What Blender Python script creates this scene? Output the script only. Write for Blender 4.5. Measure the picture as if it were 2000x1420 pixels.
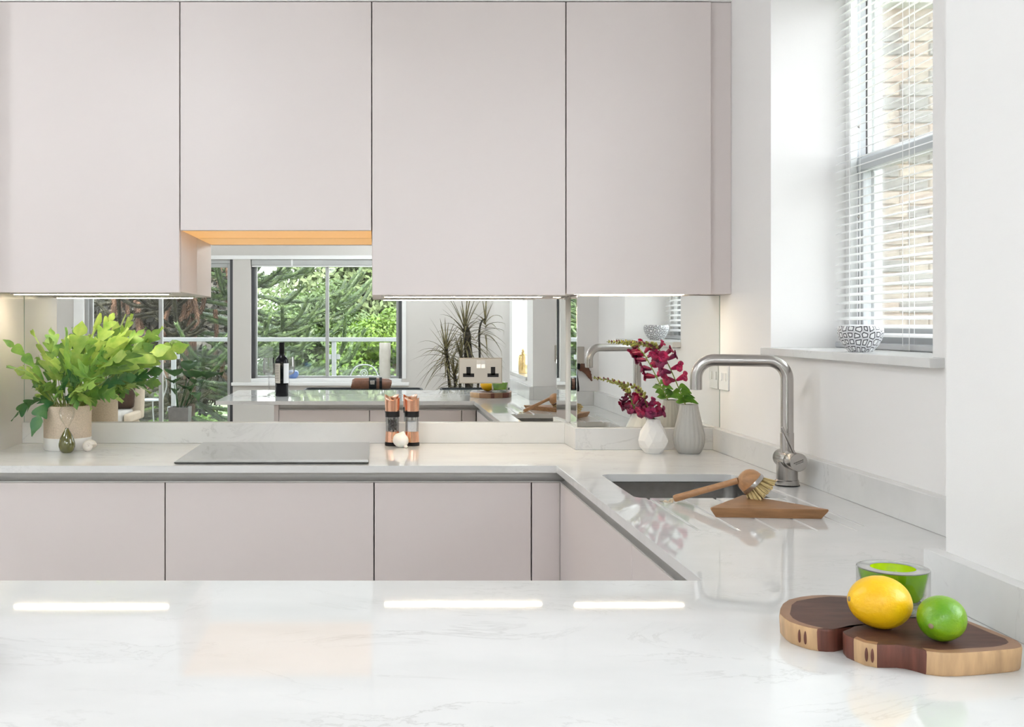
import bpy, bmesh, math, random
from mathutils import Vector, Matrix, Euler, noise as mnoise
PI = math.pi
random.seed(7)
for o in list(bpy.data.objects):
    bpy.data.objects.remove(o)
SC = bpy.context.scene
COL = SC.collection

# ------------------------------------------------------------------ camera
cam_d = bpy.data.cameras.new('camera')
cam = bpy.data.objects.new('camera', cam_d)
COL.objects.link(cam)
cam.location = (0, 0, 1.315)
cam.rotation_euler = (PI / 2, 0, 0)
cam_d.sensor_width = 36
cam_d.lens = 36 * 2050 / 2000
cam_d.shift_x = 0.1335
cam_d.shift_y = -0.039
cam_d.clip_start = 0.02
SC.camera = cam

# ------------------------------------------------------------------ view
SC.view_settings.view_transform = 'Standard'
SC.view_settings.look = 'None'
SC.view_settings.gamma = 1
SC.view_settings.use_curve_mapping = False
SC.view_settings.exposure = 0.45
cy = SC.cycles
cy.max_bounces = 14
cy.diffuse_bounces = 6
cy.glossy_bounces = 8
cy.transmission_bounces = 10
cy.transparent_max_bounces = 24
cy.blur_glossy = 1.0
cy.sample_clamp_indirect = 6

# ------------------------------------------------------------------ world sky
SKY = 6.8
w = bpy.data.worlds.new('sky')
SC.world = w
w.use_nodes = True
nt = w.node_tree
bg = nt.nodes['Background']
tc = nt.nodes.new('ShaderNodeTexCoord')
sep = nt.nodes.new('ShaderNodeSeparateXYZ')
rmp = nt.nodes.new('ShaderNodeValToRGB')
rmp.color_ramp.elements[0].position = 0.0
rmp.color_ramp.elements[0].color = (0.97, 0.98, 1.0, 1)
rmp.color_ramp.elements[1].position = 0.9
rmp.color_ramp.elements[1].color = (0.80, 0.90, 1.0, 1)
nt.links.new(tc.outputs['Generated'], sep.inputs[0])
nt.links.new(sep.outputs['Z'], rmp.inputs[0])
nt.links.new(rmp.outputs[0], bg.inputs['Color'])
bg.inputs['Strength'].default_value = SKY

# ------------------------------------------------------------------ sun
sd = bpy.data.lights.new('sun', 'SUN')
sd.energy = 10.0
sd.angle = 0.03
sd.color = (1.0, 0.95, 0.86)
sun = bpy.data.objects.new('sun', sd)
COL.objects.link(sun)
sun.location = (0, 6, 9)
sun.rotation_euler = Vector((0.12, -0.72, -0.75)).to_track_quat('-Z', 'Y').to_euler()
FILL_LAMP = 37.0      # emission of the fill globes added to brighten the room
STRIP = 75.0     # under-cabinet strip emission
HOOD = 0.55      # luminous panel under the extractor

# ------------------------------------------------------------------ materials
def s2l(r, g, b):
    f = lambda c: ((c / 255 + 0.055) / 1.055) ** 2.4 if c > 10 else c / 255 / 12.92
    return (f(r), f(g), f(b))

def pm(name, col, rough=0.5, metal=0.0, var=0.0, vscale=8.0, bump=0.0, bscale=200.0, stretch=None,
       coat=0.0, spec=None, trans=0.0, sss=0.0, ior=None, col2=None, emit=None, estr=0.0, objrand=0.0, sheen=0.0):
    m = bpy.data.materials.new(name)
    m.use_nodes = True
    nt = m.node_tree
    b = nt.nodes['Principled BSDF']
    b.inputs['Base Color'].default_value = (*col, 1)
    b.inputs['Roughness'].default_value = rough
    b.inputs['Metallic'].default_value = metal
    b.inputs['Coat Weight'].default_value = coat
    b.inputs['Coat Roughness'].default_value = 0.06
    if spec is not None: b.inputs['Specular IOR Level'].default_value = spec
    if ior: b.inputs['IOR'].default_value = ior
    b.inputs['Transmission Weight'].default_value = trans
    if sss:
        b.inputs['Subsurface Weight'].default_value = sss
        b.inputs['Subsurface Radius'].default_value = (0.01, 0.006, 0.003)
        b.inputs['Subsurface Scale'].default_value = 1.0
    if sheen: b.inputs['Sheen Weight'].default_value = sheen
    if emit:
        b.inputs['Emission Color'].default_value = (*emit, 1)
        b.inputs['Emission Strength'].default_value = estr
    vec = None
    if var or bump:
        t = nt.nodes.new('ShaderNodeTexCoord')
        mp = nt.nodes.new('ShaderNodeMapping')
        if stretch: mp.inputs['Scale'].default_value = stretch
        nt.links.new(t.outputs['Object'], mp.inputs[0])
        vec = mp.outputs[0]
    last = None
    if var:
        n = nt.nodes.new('ShaderNodeTexNoise')
        n.inputs['Scale'].default_value = vscale
        n.inputs['Detail'].default_value = 5
        nt.links.new(vec, n.inputs['Vector'])
        r = nt.nodes.new('ShaderNodeValToRGB')
        r.color_ramp.elements[0].position = 0.3
        r.color_ramp.elements[1].position = 0.7
        c2 = col2 if col2 else tuple(c * (1 - var) for c in col)
        r.color_ramp.elements[0].color = (*c2, 1)
        r.color_ramp.elements[1].color = (*col, 1)
        nt.links.new(n.outputs['Fac'], r.inputs[0])
        last = r.outputs[0]
        nt.links.new(last, b.inputs['Base Color'])
    if objrand:
        oi = nt.nodes.new('ShaderNodeObjectInfo')
        hs = nt.nodes.new('ShaderNodeHueSaturation')
        mr = nt.nodes.new('ShaderNodeMapRange')
        mr.inputs['To Min'].default_value = 1 - objrand
        mr.inputs['To Max'].default_value = 1 + objrand
        nt.links.new(oi.outputs['Random'], mr.inputs['Value'])
        nt.links.new(mr.outputs[0], hs.inputs['Value'])
        if last: nt.links.new(last, hs.inputs['Color'])
        else: hs.inputs['Color'].default_value = (*col, 1)
        nt.links.new(hs.outputs[0], b.inputs['Base Color'])
    if bump:
        n2 = nt.nodes.new('ShaderNodeTexNoise')
        n2.inputs['Scale'].default_value = bscale
        n2.inputs['Detail'].default_value = 3
        nt.links.new(vec, n2.inputs['Vector'])
        bp = nt.nodes.new('ShaderNodeBump')
        bp.inputs['Strength'].default_value = bump
        bp.inputs['Distance'].default_value = 0.002
        nt.links.new(n2.outputs['Fac'], bp.inputs['Height'])
        nt.links.new(bp.outputs[0], b.inputs['Normal'])
    return m

def quartz(rgh=0.028):
    m = pm('quartz', (0.80, 0.79, 0.775), rough=rgh, spec=0.5)
    nt = m.node_tree; b = nt.nodes['Principled BSDF']
    t = nt.nodes.new('ShaderNodeTexCoord')
    mp = nt.nodes.new('ShaderNodeMapping')
    mp.inputs['Rotation'].default_value = (0.2, 0.1, 0.5)
    mp.inputs['Scale'].default_value = (1.0, 2.0, 1.6)
    nt.links.new(t.outputs['Object'], mp.inputs[0])
    def vein(scale, width, dist):
        n = nt.nodes.new('ShaderNodeTexNoise')
        n.inputs['Scale'].default_value = scale
        n.inputs['Detail'].default_value = 9
        n.inputs['Roughness'].default_value = 0.62
        n.inputs['Distortion'].default_value = dist
        nt.links.new(mp.outputs[0], n.inputs['Vector'])
        r = nt.nodes.new('ShaderNodeValToRGB')
        e = r.color_ramp.elements
        e[0].position = 0.5 - width; e[0].color = (0, 0, 0, 1)
        e[1].position = 0.5 + width; e[1].color = (0, 0, 0, 1)
        k = e.new(0.5); k.color = (1, 1, 1, 1)
        nt.links.new(n.outputs['Fac'], r.inputs[0])
        return r.outputs[0]
    v1 = vein(2.2, 0.012, 1.2)
    msk = nt.nodes.new('ShaderNodeTexNoise')
    msk.inputs['Scale'].default_value = 2.7; msk.inputs['Detail'].default_value = 4
    nt.links.new(mp.outputs[0], msk.inputs['Vector'])
    mr = nt.nodes.new('ShaderNodeValToRGB')
    mr.color_ramp.elements[0].position = 0.45; mr.color_ramp.elements[1].position = 0.7
    nt.links.new(msk.outputs['Fac'], mr.inputs[0])
    mu = nt.nodes.new('ShaderNodeMath'); mu.operation = 'MULTIPLY'
    nt.links.new(v1, mu.inputs[0]); nt.links.new(mr.outputs[0], mu.inputs[1])
    mu2 = nt.nodes.new('ShaderNodeMath'); mu2.operation = 'MULTIPLY'
    mu2.inputs[1].default_value = 0.5
    nt.links.new(mu.outputs[0], mu2.inputs[0])
    cl = nt.nodes.new('ShaderNodeTexNoise')
    cl.inputs['Scale'].default_value = 5; cl.inputs['Detail'].default_value = 6
    nt.links.new(mp.outputs[0], cl.inputs['Vector'])
    base = nt.nodes.new('ShaderNodeValToRGB')
    base.color_ramp.elements[0].position = 0.3; base.color_ramp.elements[0].color = (0.69, 0.688, 0.68, 1)
    base.color_ramp.elements[1].position = 0.6; base.color_ramp.elements[1].color = (0.74, 0.733, 0.725, 1)
    nt.links.new(cl.outputs['Fac'], base.inputs[0])
    mx = nt.nodes.new('ShaderNodeMix'); mx.data_type = 'RGBA'
    nt.links.new(mu2.outputs[0], mx.inputs['Factor'])
    nt.links.new(base.outputs[0], mx.inputs['A'])
    mx.inputs['B'].default_value = (0.42, 0.41, 0.40, 1)
    nt.links.new(mx.outputs['Result'], b.inputs['Base Color'])
    return m

def glass(name, tint=(1, 1, 1), refl=0.06, rough=0.0, fk=0.7):
    m = bpy.data.materials.new(name); m.use_nodes = True
    nt = m.node_tree
    nt.nodes.remove(nt.nodes['Principled BSDF'])
    out = nt.nodes['Material Output']
    tr = nt.nodes.new('ShaderNodeBsdfTransparent'); tr.inputs[0].default_value = (*tint, 1)
    gl = nt.nodes.new('ShaderNodeBsdfGlossy'); gl.inputs['Roughness'].default_value = rough
    fr = nt.nodes.new('ShaderNodeLayerWeight'); fr.inputs[0].default_value = 0.25
    mu = nt.nodes.new('ShaderNodeMath'); mu.operation = 'MULTIPLY_ADD'
    mu.inputs[1].default_value = fk; mu.inputs[2].default_value = refl
    nt.links.new(fr.outputs['Fresnel'], mu.inputs[0])
    mx = nt.nodes.new('ShaderNodeMixShader')
    nt.links.new(mu.outputs[0], mx.inputs[0])
    nt.links.new(tr.outputs[0], mx.inputs[1]); nt.links.new(gl.outputs[0], mx.inputs[2])
    nt.links.new(mx.outputs[0], out.inputs[0])
    return m

def leafmat(name, col, col2, trans=0.35, rough=0.45, objrand=0.2, vscale=12):
    m = bpy.data.materials.new(name); m.use_nodes = True
    nt = m.node_tree; b = nt.nodes['Principled BSDF']; out = nt.nodes['Material Output']
    t = nt.nodes.new('ShaderNodeTexCoord')
    n = nt.nodes.new('ShaderNodeTexNoise'); n.inputs['Scale'].default_value = vscale; n.inputs['Detail'].default_value = 4
    nt.links.new(t.outputs['Object'], n.inputs['Vector'])
    r = nt.nodes.new('ShaderNodeValToRGB')
    r.color_ramp.elements[0].position = 0.32; r.color_ramp.elements[0].color = (*col2, 1)
    r.color_ramp.elements[1].position = 0.68; r.color_ramp.elements[1].color = (*col, 1)
    nt.links.new(n.outputs['Fac'], r.inputs[0])
    oi = nt.nodes.new('ShaderNodeObjectInfo')
    mr = nt.nodes.new('ShaderNodeMapRange')
    mr.inputs['To Min'].default_value = 1 - objrand; mr.inputs['To Max'].default_value = 1 + objrand
    nt.links.new(oi.outputs['Random'], mr.inputs['Value'])
    hs = nt.nodes.new('ShaderNodeHueSaturation')
    nt.links.new(mr.outputs[0], hs.inputs['Value']); nt.links.new(r.outputs[0], hs.inputs['Color'])
    nt.links.new(hs.outputs[0], b.inputs['Base Color'])
    b.inputs['Roughness'].default_value = rough
    tl = nt.nodes.new('ShaderNodeBsdfTranslucent')
    nt.links.new(hs.outputs[0], tl.inputs[0])
    mx = nt.nodes.new('ShaderNodeMixShader'); mx.inputs[0].default_value = trans
    nt.links.new(b.outputs[0], mx.inputs[1]); nt.links.new(tl.outputs[0], mx.inputs[2])
    nt.links.new(mx.outputs[0], out.inputs[0])
    return m

def emis(name, col, s):
    return pm(name, (0.9, 0.9, 0.9), emit=col, estr=s)

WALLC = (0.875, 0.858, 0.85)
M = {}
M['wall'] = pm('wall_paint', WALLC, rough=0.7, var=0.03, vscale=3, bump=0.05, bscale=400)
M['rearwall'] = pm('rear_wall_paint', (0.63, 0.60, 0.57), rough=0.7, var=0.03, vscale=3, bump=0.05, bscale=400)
M['ceil'] = pm('ceiling_paint', (0.86, 0.85, 0.84), rough=0.8, var=0.02)
M['floor'] = pm('floor_oak', (0.60, 0.555, 0.51), rough=0.4, var=0.25, vscale=6, stretch=(1, 12, 1))
M['cab'] = pm('cabinet_matt', (0.70, 0.632, 0.617), rough=0.42, var=0.02, vscale=2, bump=0.02, bscale=900)
M['carcass'] = pm('carcass', (0.66, 0.62, 0.60), rough=0.5, var=0.02)
M['dark'] = pm('dark_gap', (0.03, 0.025, 0.022), rough=0.6, var=0.1)
M['quartz'] = quartz()
M['quartzm'] = quartz(0.22)
M['mirror'] = pm('mirror_silver', (0.90, 0.915, 0.90), rough=0.0, metal=1.0)
M['mirredge'] = pm('mirror_edge', (0.30, 0.40, 0.35), rough=0.2, var=0.1)
M['alu'] = pm('brushed_aluminium', (0.62, 0.615, 0.60), rough=0.42, metal=0.7, bump=0.05, bscale=300, stretch=(0.02, 1, 1))
M['steel'] = pm('brushed_steel', (0.49, 0.465, 0.445), rough=0.24, metal=1.0, var=0.05, vscale=60, stretch=(1, 1, 0.05), bump=0.03, bscale=500)
M['steeldark'] = pm('sink_steel', (0.30, 0.29, 0.28), rough=0.38, metal=1.0, var=0.15, vscale=40)
M['nickel'] = pm('nickel_plate', (0.46, 0.425, 0.38), rough=0.42, metal=1.0, bump=0.04, bscale=600, stretch=(0.05, 1, 1))
M['black'] = pm('black_plastic', (0.010, 0.009, 0.010), rough=0.4, spec=0.25, var=0.2)
M['blackmetal'] = pm('black_metal', (0.010, 0.010, 0.011), rough=0.5, spec=0.2, var=0.2)
M['hob'] = pm('hob_glass', (0.022, 0.021, 0.021), rough=0.03, spec=0.9, coat=1.0, var=0.1)
M['strip'] = emis('led_strip', (1.0, 0.83, 0.58), STRIP)
M['hood'] = pm('hood_panel', (0.25, 0.15, 0.07), emit=(0.98, 0.52, 0.17), estr=HOOD)
M['lamp'] = emis('fill_lamp_glow', (0.89, 0.957, 1.0), FILL_LAMP)  # glow of the added, unseen fill globes
M['white'] = pm('white_paint', (0.82, 0.82, 0.82), rough=0.4, var=0.02)
M['whitegloss'] = pm('white_gloss', (0.84, 0.835, 0.83), rough=0.25, var=0.02)
M['slat'] = pm('blind_slat', (0.86, 0.855, 0.85), rough=0.4, var=0.02)
M['upvc'] = pm('window_grey', (0.50, 0.51, 0.53), rough=0.35, var=0.05)
M['upvcdark'] = pm('window_track', (0.09, 0.07, 0.08), rough=0.5, var=0.2)
M['alugrey'] = pm('frame_alu', (0.40, 0.40, 0.39), rough=0.4, metal=0.3, var=0.05)
M['aludark'] = pm('frame_dark', (0.05, 0.05, 0.055), rough=0.4, var=0.1)
M['rail'] = pm('rail_paint', (0.30, 0.31, 0.305), rough=0.45, var=0.05)
M['glass'] = glass('pane_glass', (0.98, 0.99, 0.985), 0.02)
M['thin'] = glass('thin_glass', (0.97, 0.965, 0.955), 0.03, fk=0.3)
M['stemware'] = glass('stemware', (0.93, 0.93, 0.93), 0.12)
M['balglass'] = glass('balustrade_glass', (0.86, 0.90, 0.87), 0.04)
M['clear'] = glass('clear_glass', (0.985, 0.985, 0.985), 0.05)
M['copper'] = pm('copper', (0.90, 0.50, 0.34), rough=0.17, metal=1.0, var=0.08, vscale=40, stretch=(1, 1, 0.05))
M['speckle'] = pm('speckled_stoneware', (0.62, 0.50, 0.38), rough=0.6, var=0.22, vscale=260, bump=0.1, bscale=300)
M['glaze'] = pm('white_glaze', (0.80, 0.775, 0.74), rough=0.3, var=0.04)
M['soil'] = pm('soil', (0.05, 0.033, 0.022), rough=0.9, var=0.4, bump=0.6, bscale=120)
M['vasewhite'] = pm('vase_white', (0.80, 0.785, 0.76), rough=0.42, var=0.02)
M['vasegrey'] = pm('vase_grey', (0.43, 0.42, 0.395), rough=0.5, var=0.05)
M['shell'] = pm('shell', (0.78, 0.70, 0.62), rough=0.35, var=0.12, vscale=60)
M['garlic'] = pm('garlic_skin', (0.86, 0.83, 0.77), rough=0.5, var=0.1, vscale=30, stretch=(1, 1, 0.2), sss=0.2)
M['olive'] = pm('olive_glass', (0.10, 0.098, 0.018), rough=0.04, coat=1.0, var=0.15, vscale=20)
M['beech'] = pm('beech', (0.44, 0.225, 0.10), rough=0.42, var=0.3, vscale=9, stretch=(2, 14, 14))
M['oak'] = pm('oak_board', (0.37, 0.185, 0.078), rough=0.45, var=0.35, vscale=7, stretch=(2.2, 14, 14), bump=0.06, bscale=60)
M['bristle'] = pm('bristle', (0.74, 0.57, 0.27), rough=0.7, var=0.3, vscale=90)
M['cotton'] = pm('cotton_cord', (0.70, 0.58, 0.42), rough=0.9, var=0.2, vscale=200)
M['heart'] = pm('heartwood', (0.105, 0.043, 0.030), spec=0.25, rough=0.5, var=0.45, vscale=16, stretch=(1.6, 9, 1), bump=0.05, bscale=120)
M['heartside'] = pm('heartwood_side', (0.17, 0.052, 0.032), rough=0.5, var=0.5, vscale=40, stretch=(3, 3, 0.3), bump=0.1, bscale=120)
M['sap'] = pm('sapwood', (0.60, 0.38, 0.20), rough=0.45, var=0.3, vscale=30, stretch=(3, 3, 0.5), bump=0.05, bscale=120)
M['saptop'] = pm('sapwood_top', (0.29, 0.15, 0.08), rough=0.45, var=0.3, vscale=20)
M['lemon'] = pm('lemon_skin', (0.86, 0.55, 0.006), rough=0.36, var=0.18, vscale=14, col2=(0.80, 0.40, 0.004), bump=0.28, bscale=230, sss=0.04)
M['lime'] = pm('lime_skin', (0.25, 0.40, 0.006), rough=0.33, var=0.5, vscale=16, col2=(0.06, 0.23, 0.006), bump=0.28, bscale=260, sss=0.02)
M['scar'] = pm('stem_scar', (0.30, 0.22, 0.13), rough=0.7, var=0.3)
M['greenglass'] = pm('green_glass', (0.24, 0.47, 0.002), rough=0.1, coat=0.3, var=0.3, vscale=25, col2=(0.11, 0.30, 0.002))
M['greenin'] = pm('green_glass_inside', (0.45, 0.64, 0.004), rough=0.15, coat=0.2, var=0.15, vscale=20)
M['bowl'] = None
M['crimson'] = leafmat('crimson_petal', (0.50, 0.010, 0.085), (0.19, 0.005, 0.045), 0.25, 0.5, 0.25, 60)
M['plum'] = leafmat('plum_petal', (0.30, 0.015, 0.09), (0.10, 0.007, 0.04), 0.25, 0.5, 0.25, 60)
M['bud'] = leafmat('bud_green', (0.42, 0.42, 0.10), (0.24, 0.22, 0.05), 0.2, 0.5, 0.15, 80)
M['budred'] = leafmat('bud_red', (0.20, 0.04, 0.05), (0.12, 0.02, 0.03), 0.2, 0.5, 0.2, 80)
M['stem'] = leafmat('stem_green', (0.26, 0.32, 0.07), (0.17, 0.22, 0.05), 0.15, 0.5, 0.1, 30)
M['sleaf'] = leafmat('snap_leaf', (0.12, 0.26, 0.025), (0.05, 0.14, 0.015), 0.3, 0.45, 0.2, 40)
M['fernl'] = leafmat('fern_light', (0.46, 0.58, 0.15), (0.22, 0.39, 0.07), 0.35, 0.4, 0.2, 26)
M['fernm'] = leafmat('fern_mid', (0.25, 0.41, 0.085), (0.09, 0.22, 0.05), 0.3, 0.4, 0.2, 22)
M['fernd'] = leafmat('fern_dark', (0.10, 0.23, 0.07), (0.045, 0.15, 0.055), 0.3, 0.38, 0.2, 22)
M['brick1'] = pm('brick_buff', (0.40, 0.325, 0.255), rough=0.9, var=0.45, vscale=40, bump=0.5, bscale=90, objrand=0.12)
M['brick2'] = pm('brick_grey', (0.27, 0.245, 0.22), rough=0.9, var=0.45, vscale=45, bump=0.5, bscale=90, objrand=0.15)
M['brick3'] = pm('brick_pink', (0.38, 0.29, 0.225), rough=0.9, var=0.35, vscale=40, bump=0.5, bscale=90, objrand=0.12)
M['mortar'] = pm('mortar', (0.46, 0.35, 0.265), rough=0.95, var=0.2, vscale=60, bump=0.3, bscale=150)
M['fascia'] = pm('fascia', (0.62, 0.62, 0.60), rough=0.6, var=0.05)
M['wine'] = pm('wine_bottle', (0.004, 0.0045, 0.007), rough=0.12, spec=0.2, var=0.2)
M['foil'] = pm('bottle_foil', (0.008, 0.007, 0.008), rough=0.4, spec=0.2, var=0.2)
M['label'] = pm('bottle_label', (0.60, 0.55, 0.48), rough=0.6, var=0.06)
M['labelw'] = pm('bottle_label_white', (0.78, 0.78, 0.80), rough=0.6, var=0.04)
M['ink'] = pm('ink', (0.10, 0.09, 0.085), rough=0.6, var=0.2)
M['blue'] = pm('blue_glaze', (0.16, 0.26, 0.55), rough=0.3, var=0.2, vscale=20)
M['paper'] = leafmat('paper_shade', (0.85, 0.83, 0.79), (0.80, 0.77, 0.72), 0.5, 0.8, 0.02, 20)
M['gold'] = pm('hammered_gold', (0.83, 0.61, 0.30), rough=0.22, metal=1.0, bump=0.4, bscale=70)
M['leather'] = pm('brown_leather', (0.17, 0.065, 0.032), rough=0.42, var=0.35, vscale=30, bump=0.15, bscale=220)
M['darkleather'] = pm('dark_brown_upholstery', (0.075, 0.042, 0.026), rough=0.7, var=0.2, vscale=40, bump=0.2, bscale=300)
M['cream'] = pm('cream_upholstery', (0.68, 0.58, 0.45), rough=0.85, var=0.08, vscale=30, bump=0.2, bscale=400)
M['stripe'] = pm('pale_cushion', (0.74, 0.72, 0.68), rough=0.85, var=0.25, vscale=6, stretch=(14, 0.5, 0.5))
M['planter'] = pm('grey_planter', (0.20, 0.19, 0.18), rough=0.6, var=0.2, vscale=20)
M['lily'] = leafmat('dark_lily_leaf', (0.045, 0.10, 0.028), (0.02, 0.055, 0.016), 0.15, 0.35, 0.2, 10)
M['drac'] = leafmat('dracaena_leaf', (0.22, 0.185, 0.08), (0.075, 0.065, 0.035), 0.2, 0.5, 0.15, 25)
M['dracbark'] = pm('dracaena_bark', (0.062, 0.052, 0.04), rough=0.9, var=0.5, vscale=50, bump=0.6, bscale=60)
M['tableglass'] = pm('table_glass', (0.20, 0.25, 0.25), rough=0.05, coat=0.5, var=0.1)
M['deck'] = pm('deck_boards', (0.33, 0.30, 0.27), rough=0.8, var=0.3, vscale=8, stretch=(1, 12, 1))
M['grass'] = pm('grass_ground', (0.15, 0.17, 0.09), rough=0.95, var=0.5, vscale=5)
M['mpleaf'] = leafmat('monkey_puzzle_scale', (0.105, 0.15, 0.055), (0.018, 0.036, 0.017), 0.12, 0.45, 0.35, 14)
M['mpbrown'] = leafmat('monkey_puzzle_brown', (0.055, 0.050, 0.024), (0.016, 0.014, 0.008), 0.05, 0.6, 0.35, 14)
M['mptip'] = leafmat('monkey_puzzle_tip', (0.34, 0.38, 0.09), (0.22, 0.28, 0.07), 0.2, 0.45, 0.25, 6)
M['mpdead'] = pm('dead_branch', (0.12, 0.062, 0.035), rough=0.9, var=0.45, vscale=30)
M['bark'] = pm('bark', (0.11, 0.055, 0.036), rough=0.95, var=0.5, vscale=12, bump=0.8, bscale=30)
M['tree1'] = leafmat('bright_foliage', (0.16, 0.25, 0.032), (0.075, 0.135, 0.018), 0.45, 0.5, 0.1, 0.9)
M['tree2'] = leafmat('mid_foliage', (0.10, 0.155, 0.042), (0.05, 0.085, 0.024), 0.4, 0.5, 0.1, 0.9)
M['tree3'] = leafmat('dark_foliage', (0.042, 0.032, 0.019), (0.013, 0.012, 0.007), 0.15, 0.6, 0.1, 0.9)
M['tree4'] = leafmat('pale_foliage', (0.18, 0.225, 0.10), (0.12, 0.17, 0.065), 0.45, 0.5, 0.1, 0.9)

def bowlmat():
    m = pm('patterned_glaze', (0.82, 0.82, 0.83), rough=0.3)
    nt = m.node_tree; b = nt.nodes['Principled BSDF']
    t = nt.nodes.new('ShaderNodeTexCoord')
    sp = nt.nodes.new('ShaderNodeSeparateXYZ'); nt.links.new(t.outputs['Object'], sp.inputs[0])
    at = nt.nodes.new('ShaderNodeMath'); at.operation = 'ARCTAN2'
    nt.links.new(sp.outputs['Y'], at.inputs[0]); nt.links.new(sp.outputs['X'], at.inputs[1])
    mu = nt.nodes.new('ShaderNodeMath'); mu.operation = 'MULTIPLY'; mu.inputs[1].default_value = 20 / (2 * PI)
    nt.links.new(at.outputs[0], mu.inputs[0])
    mz = nt.nodes.new('ShaderNodeMath'); mz.operation = 'MULTIPLY'; mz.inputs[1].default_value = 58
    nt.links.new(sp.outputs['Z'], mz.inputs[0])
    cb = nt.nodes.new('ShaderNodeCombineXYZ')
    nt.links.new(mu.outputs[0], cb.inputs[0]); nt.links.new(mz.outputs[0], cb.inputs[1])
    vo = nt.nodes.new('ShaderNodeTexVoronoi'); vo.voronoi_dimensions = '2D'; vo.feature = 'DISTANCE_TO_EDGE'
    vo.inputs['Scale'].default_value = 1.0; vo.inputs['Randomness'].default_value = 0.55
    nt.links.new(cb.outputs[0], vo.inputs['Vector'])
    r = nt.nodes.new('ShaderNodeValToRGB'); r.color_ramp.interpolation = 'CONSTANT'
    e = r.color_ramp.elements
    wht = (0.84, 0.84, 0.85, 1); blk = (0.045, 0.045, 0.055, 1); gry = (0.42, 0.42, 0.46, 1)
    e[0].position = 0; e[0].color = gry
    e[1].position = 0.03; e[1].color = wht
    k = e.new(0.11); k.color = blk
    k = e.new(0.25); k.color = wht
    nt.links.new(vo.outputs['Distance'], r.inputs[0])
    nt.links.new(r.outputs[0], b.inputs['Base Color'])
    return m
M['bowl'] = bowlmat()

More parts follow.
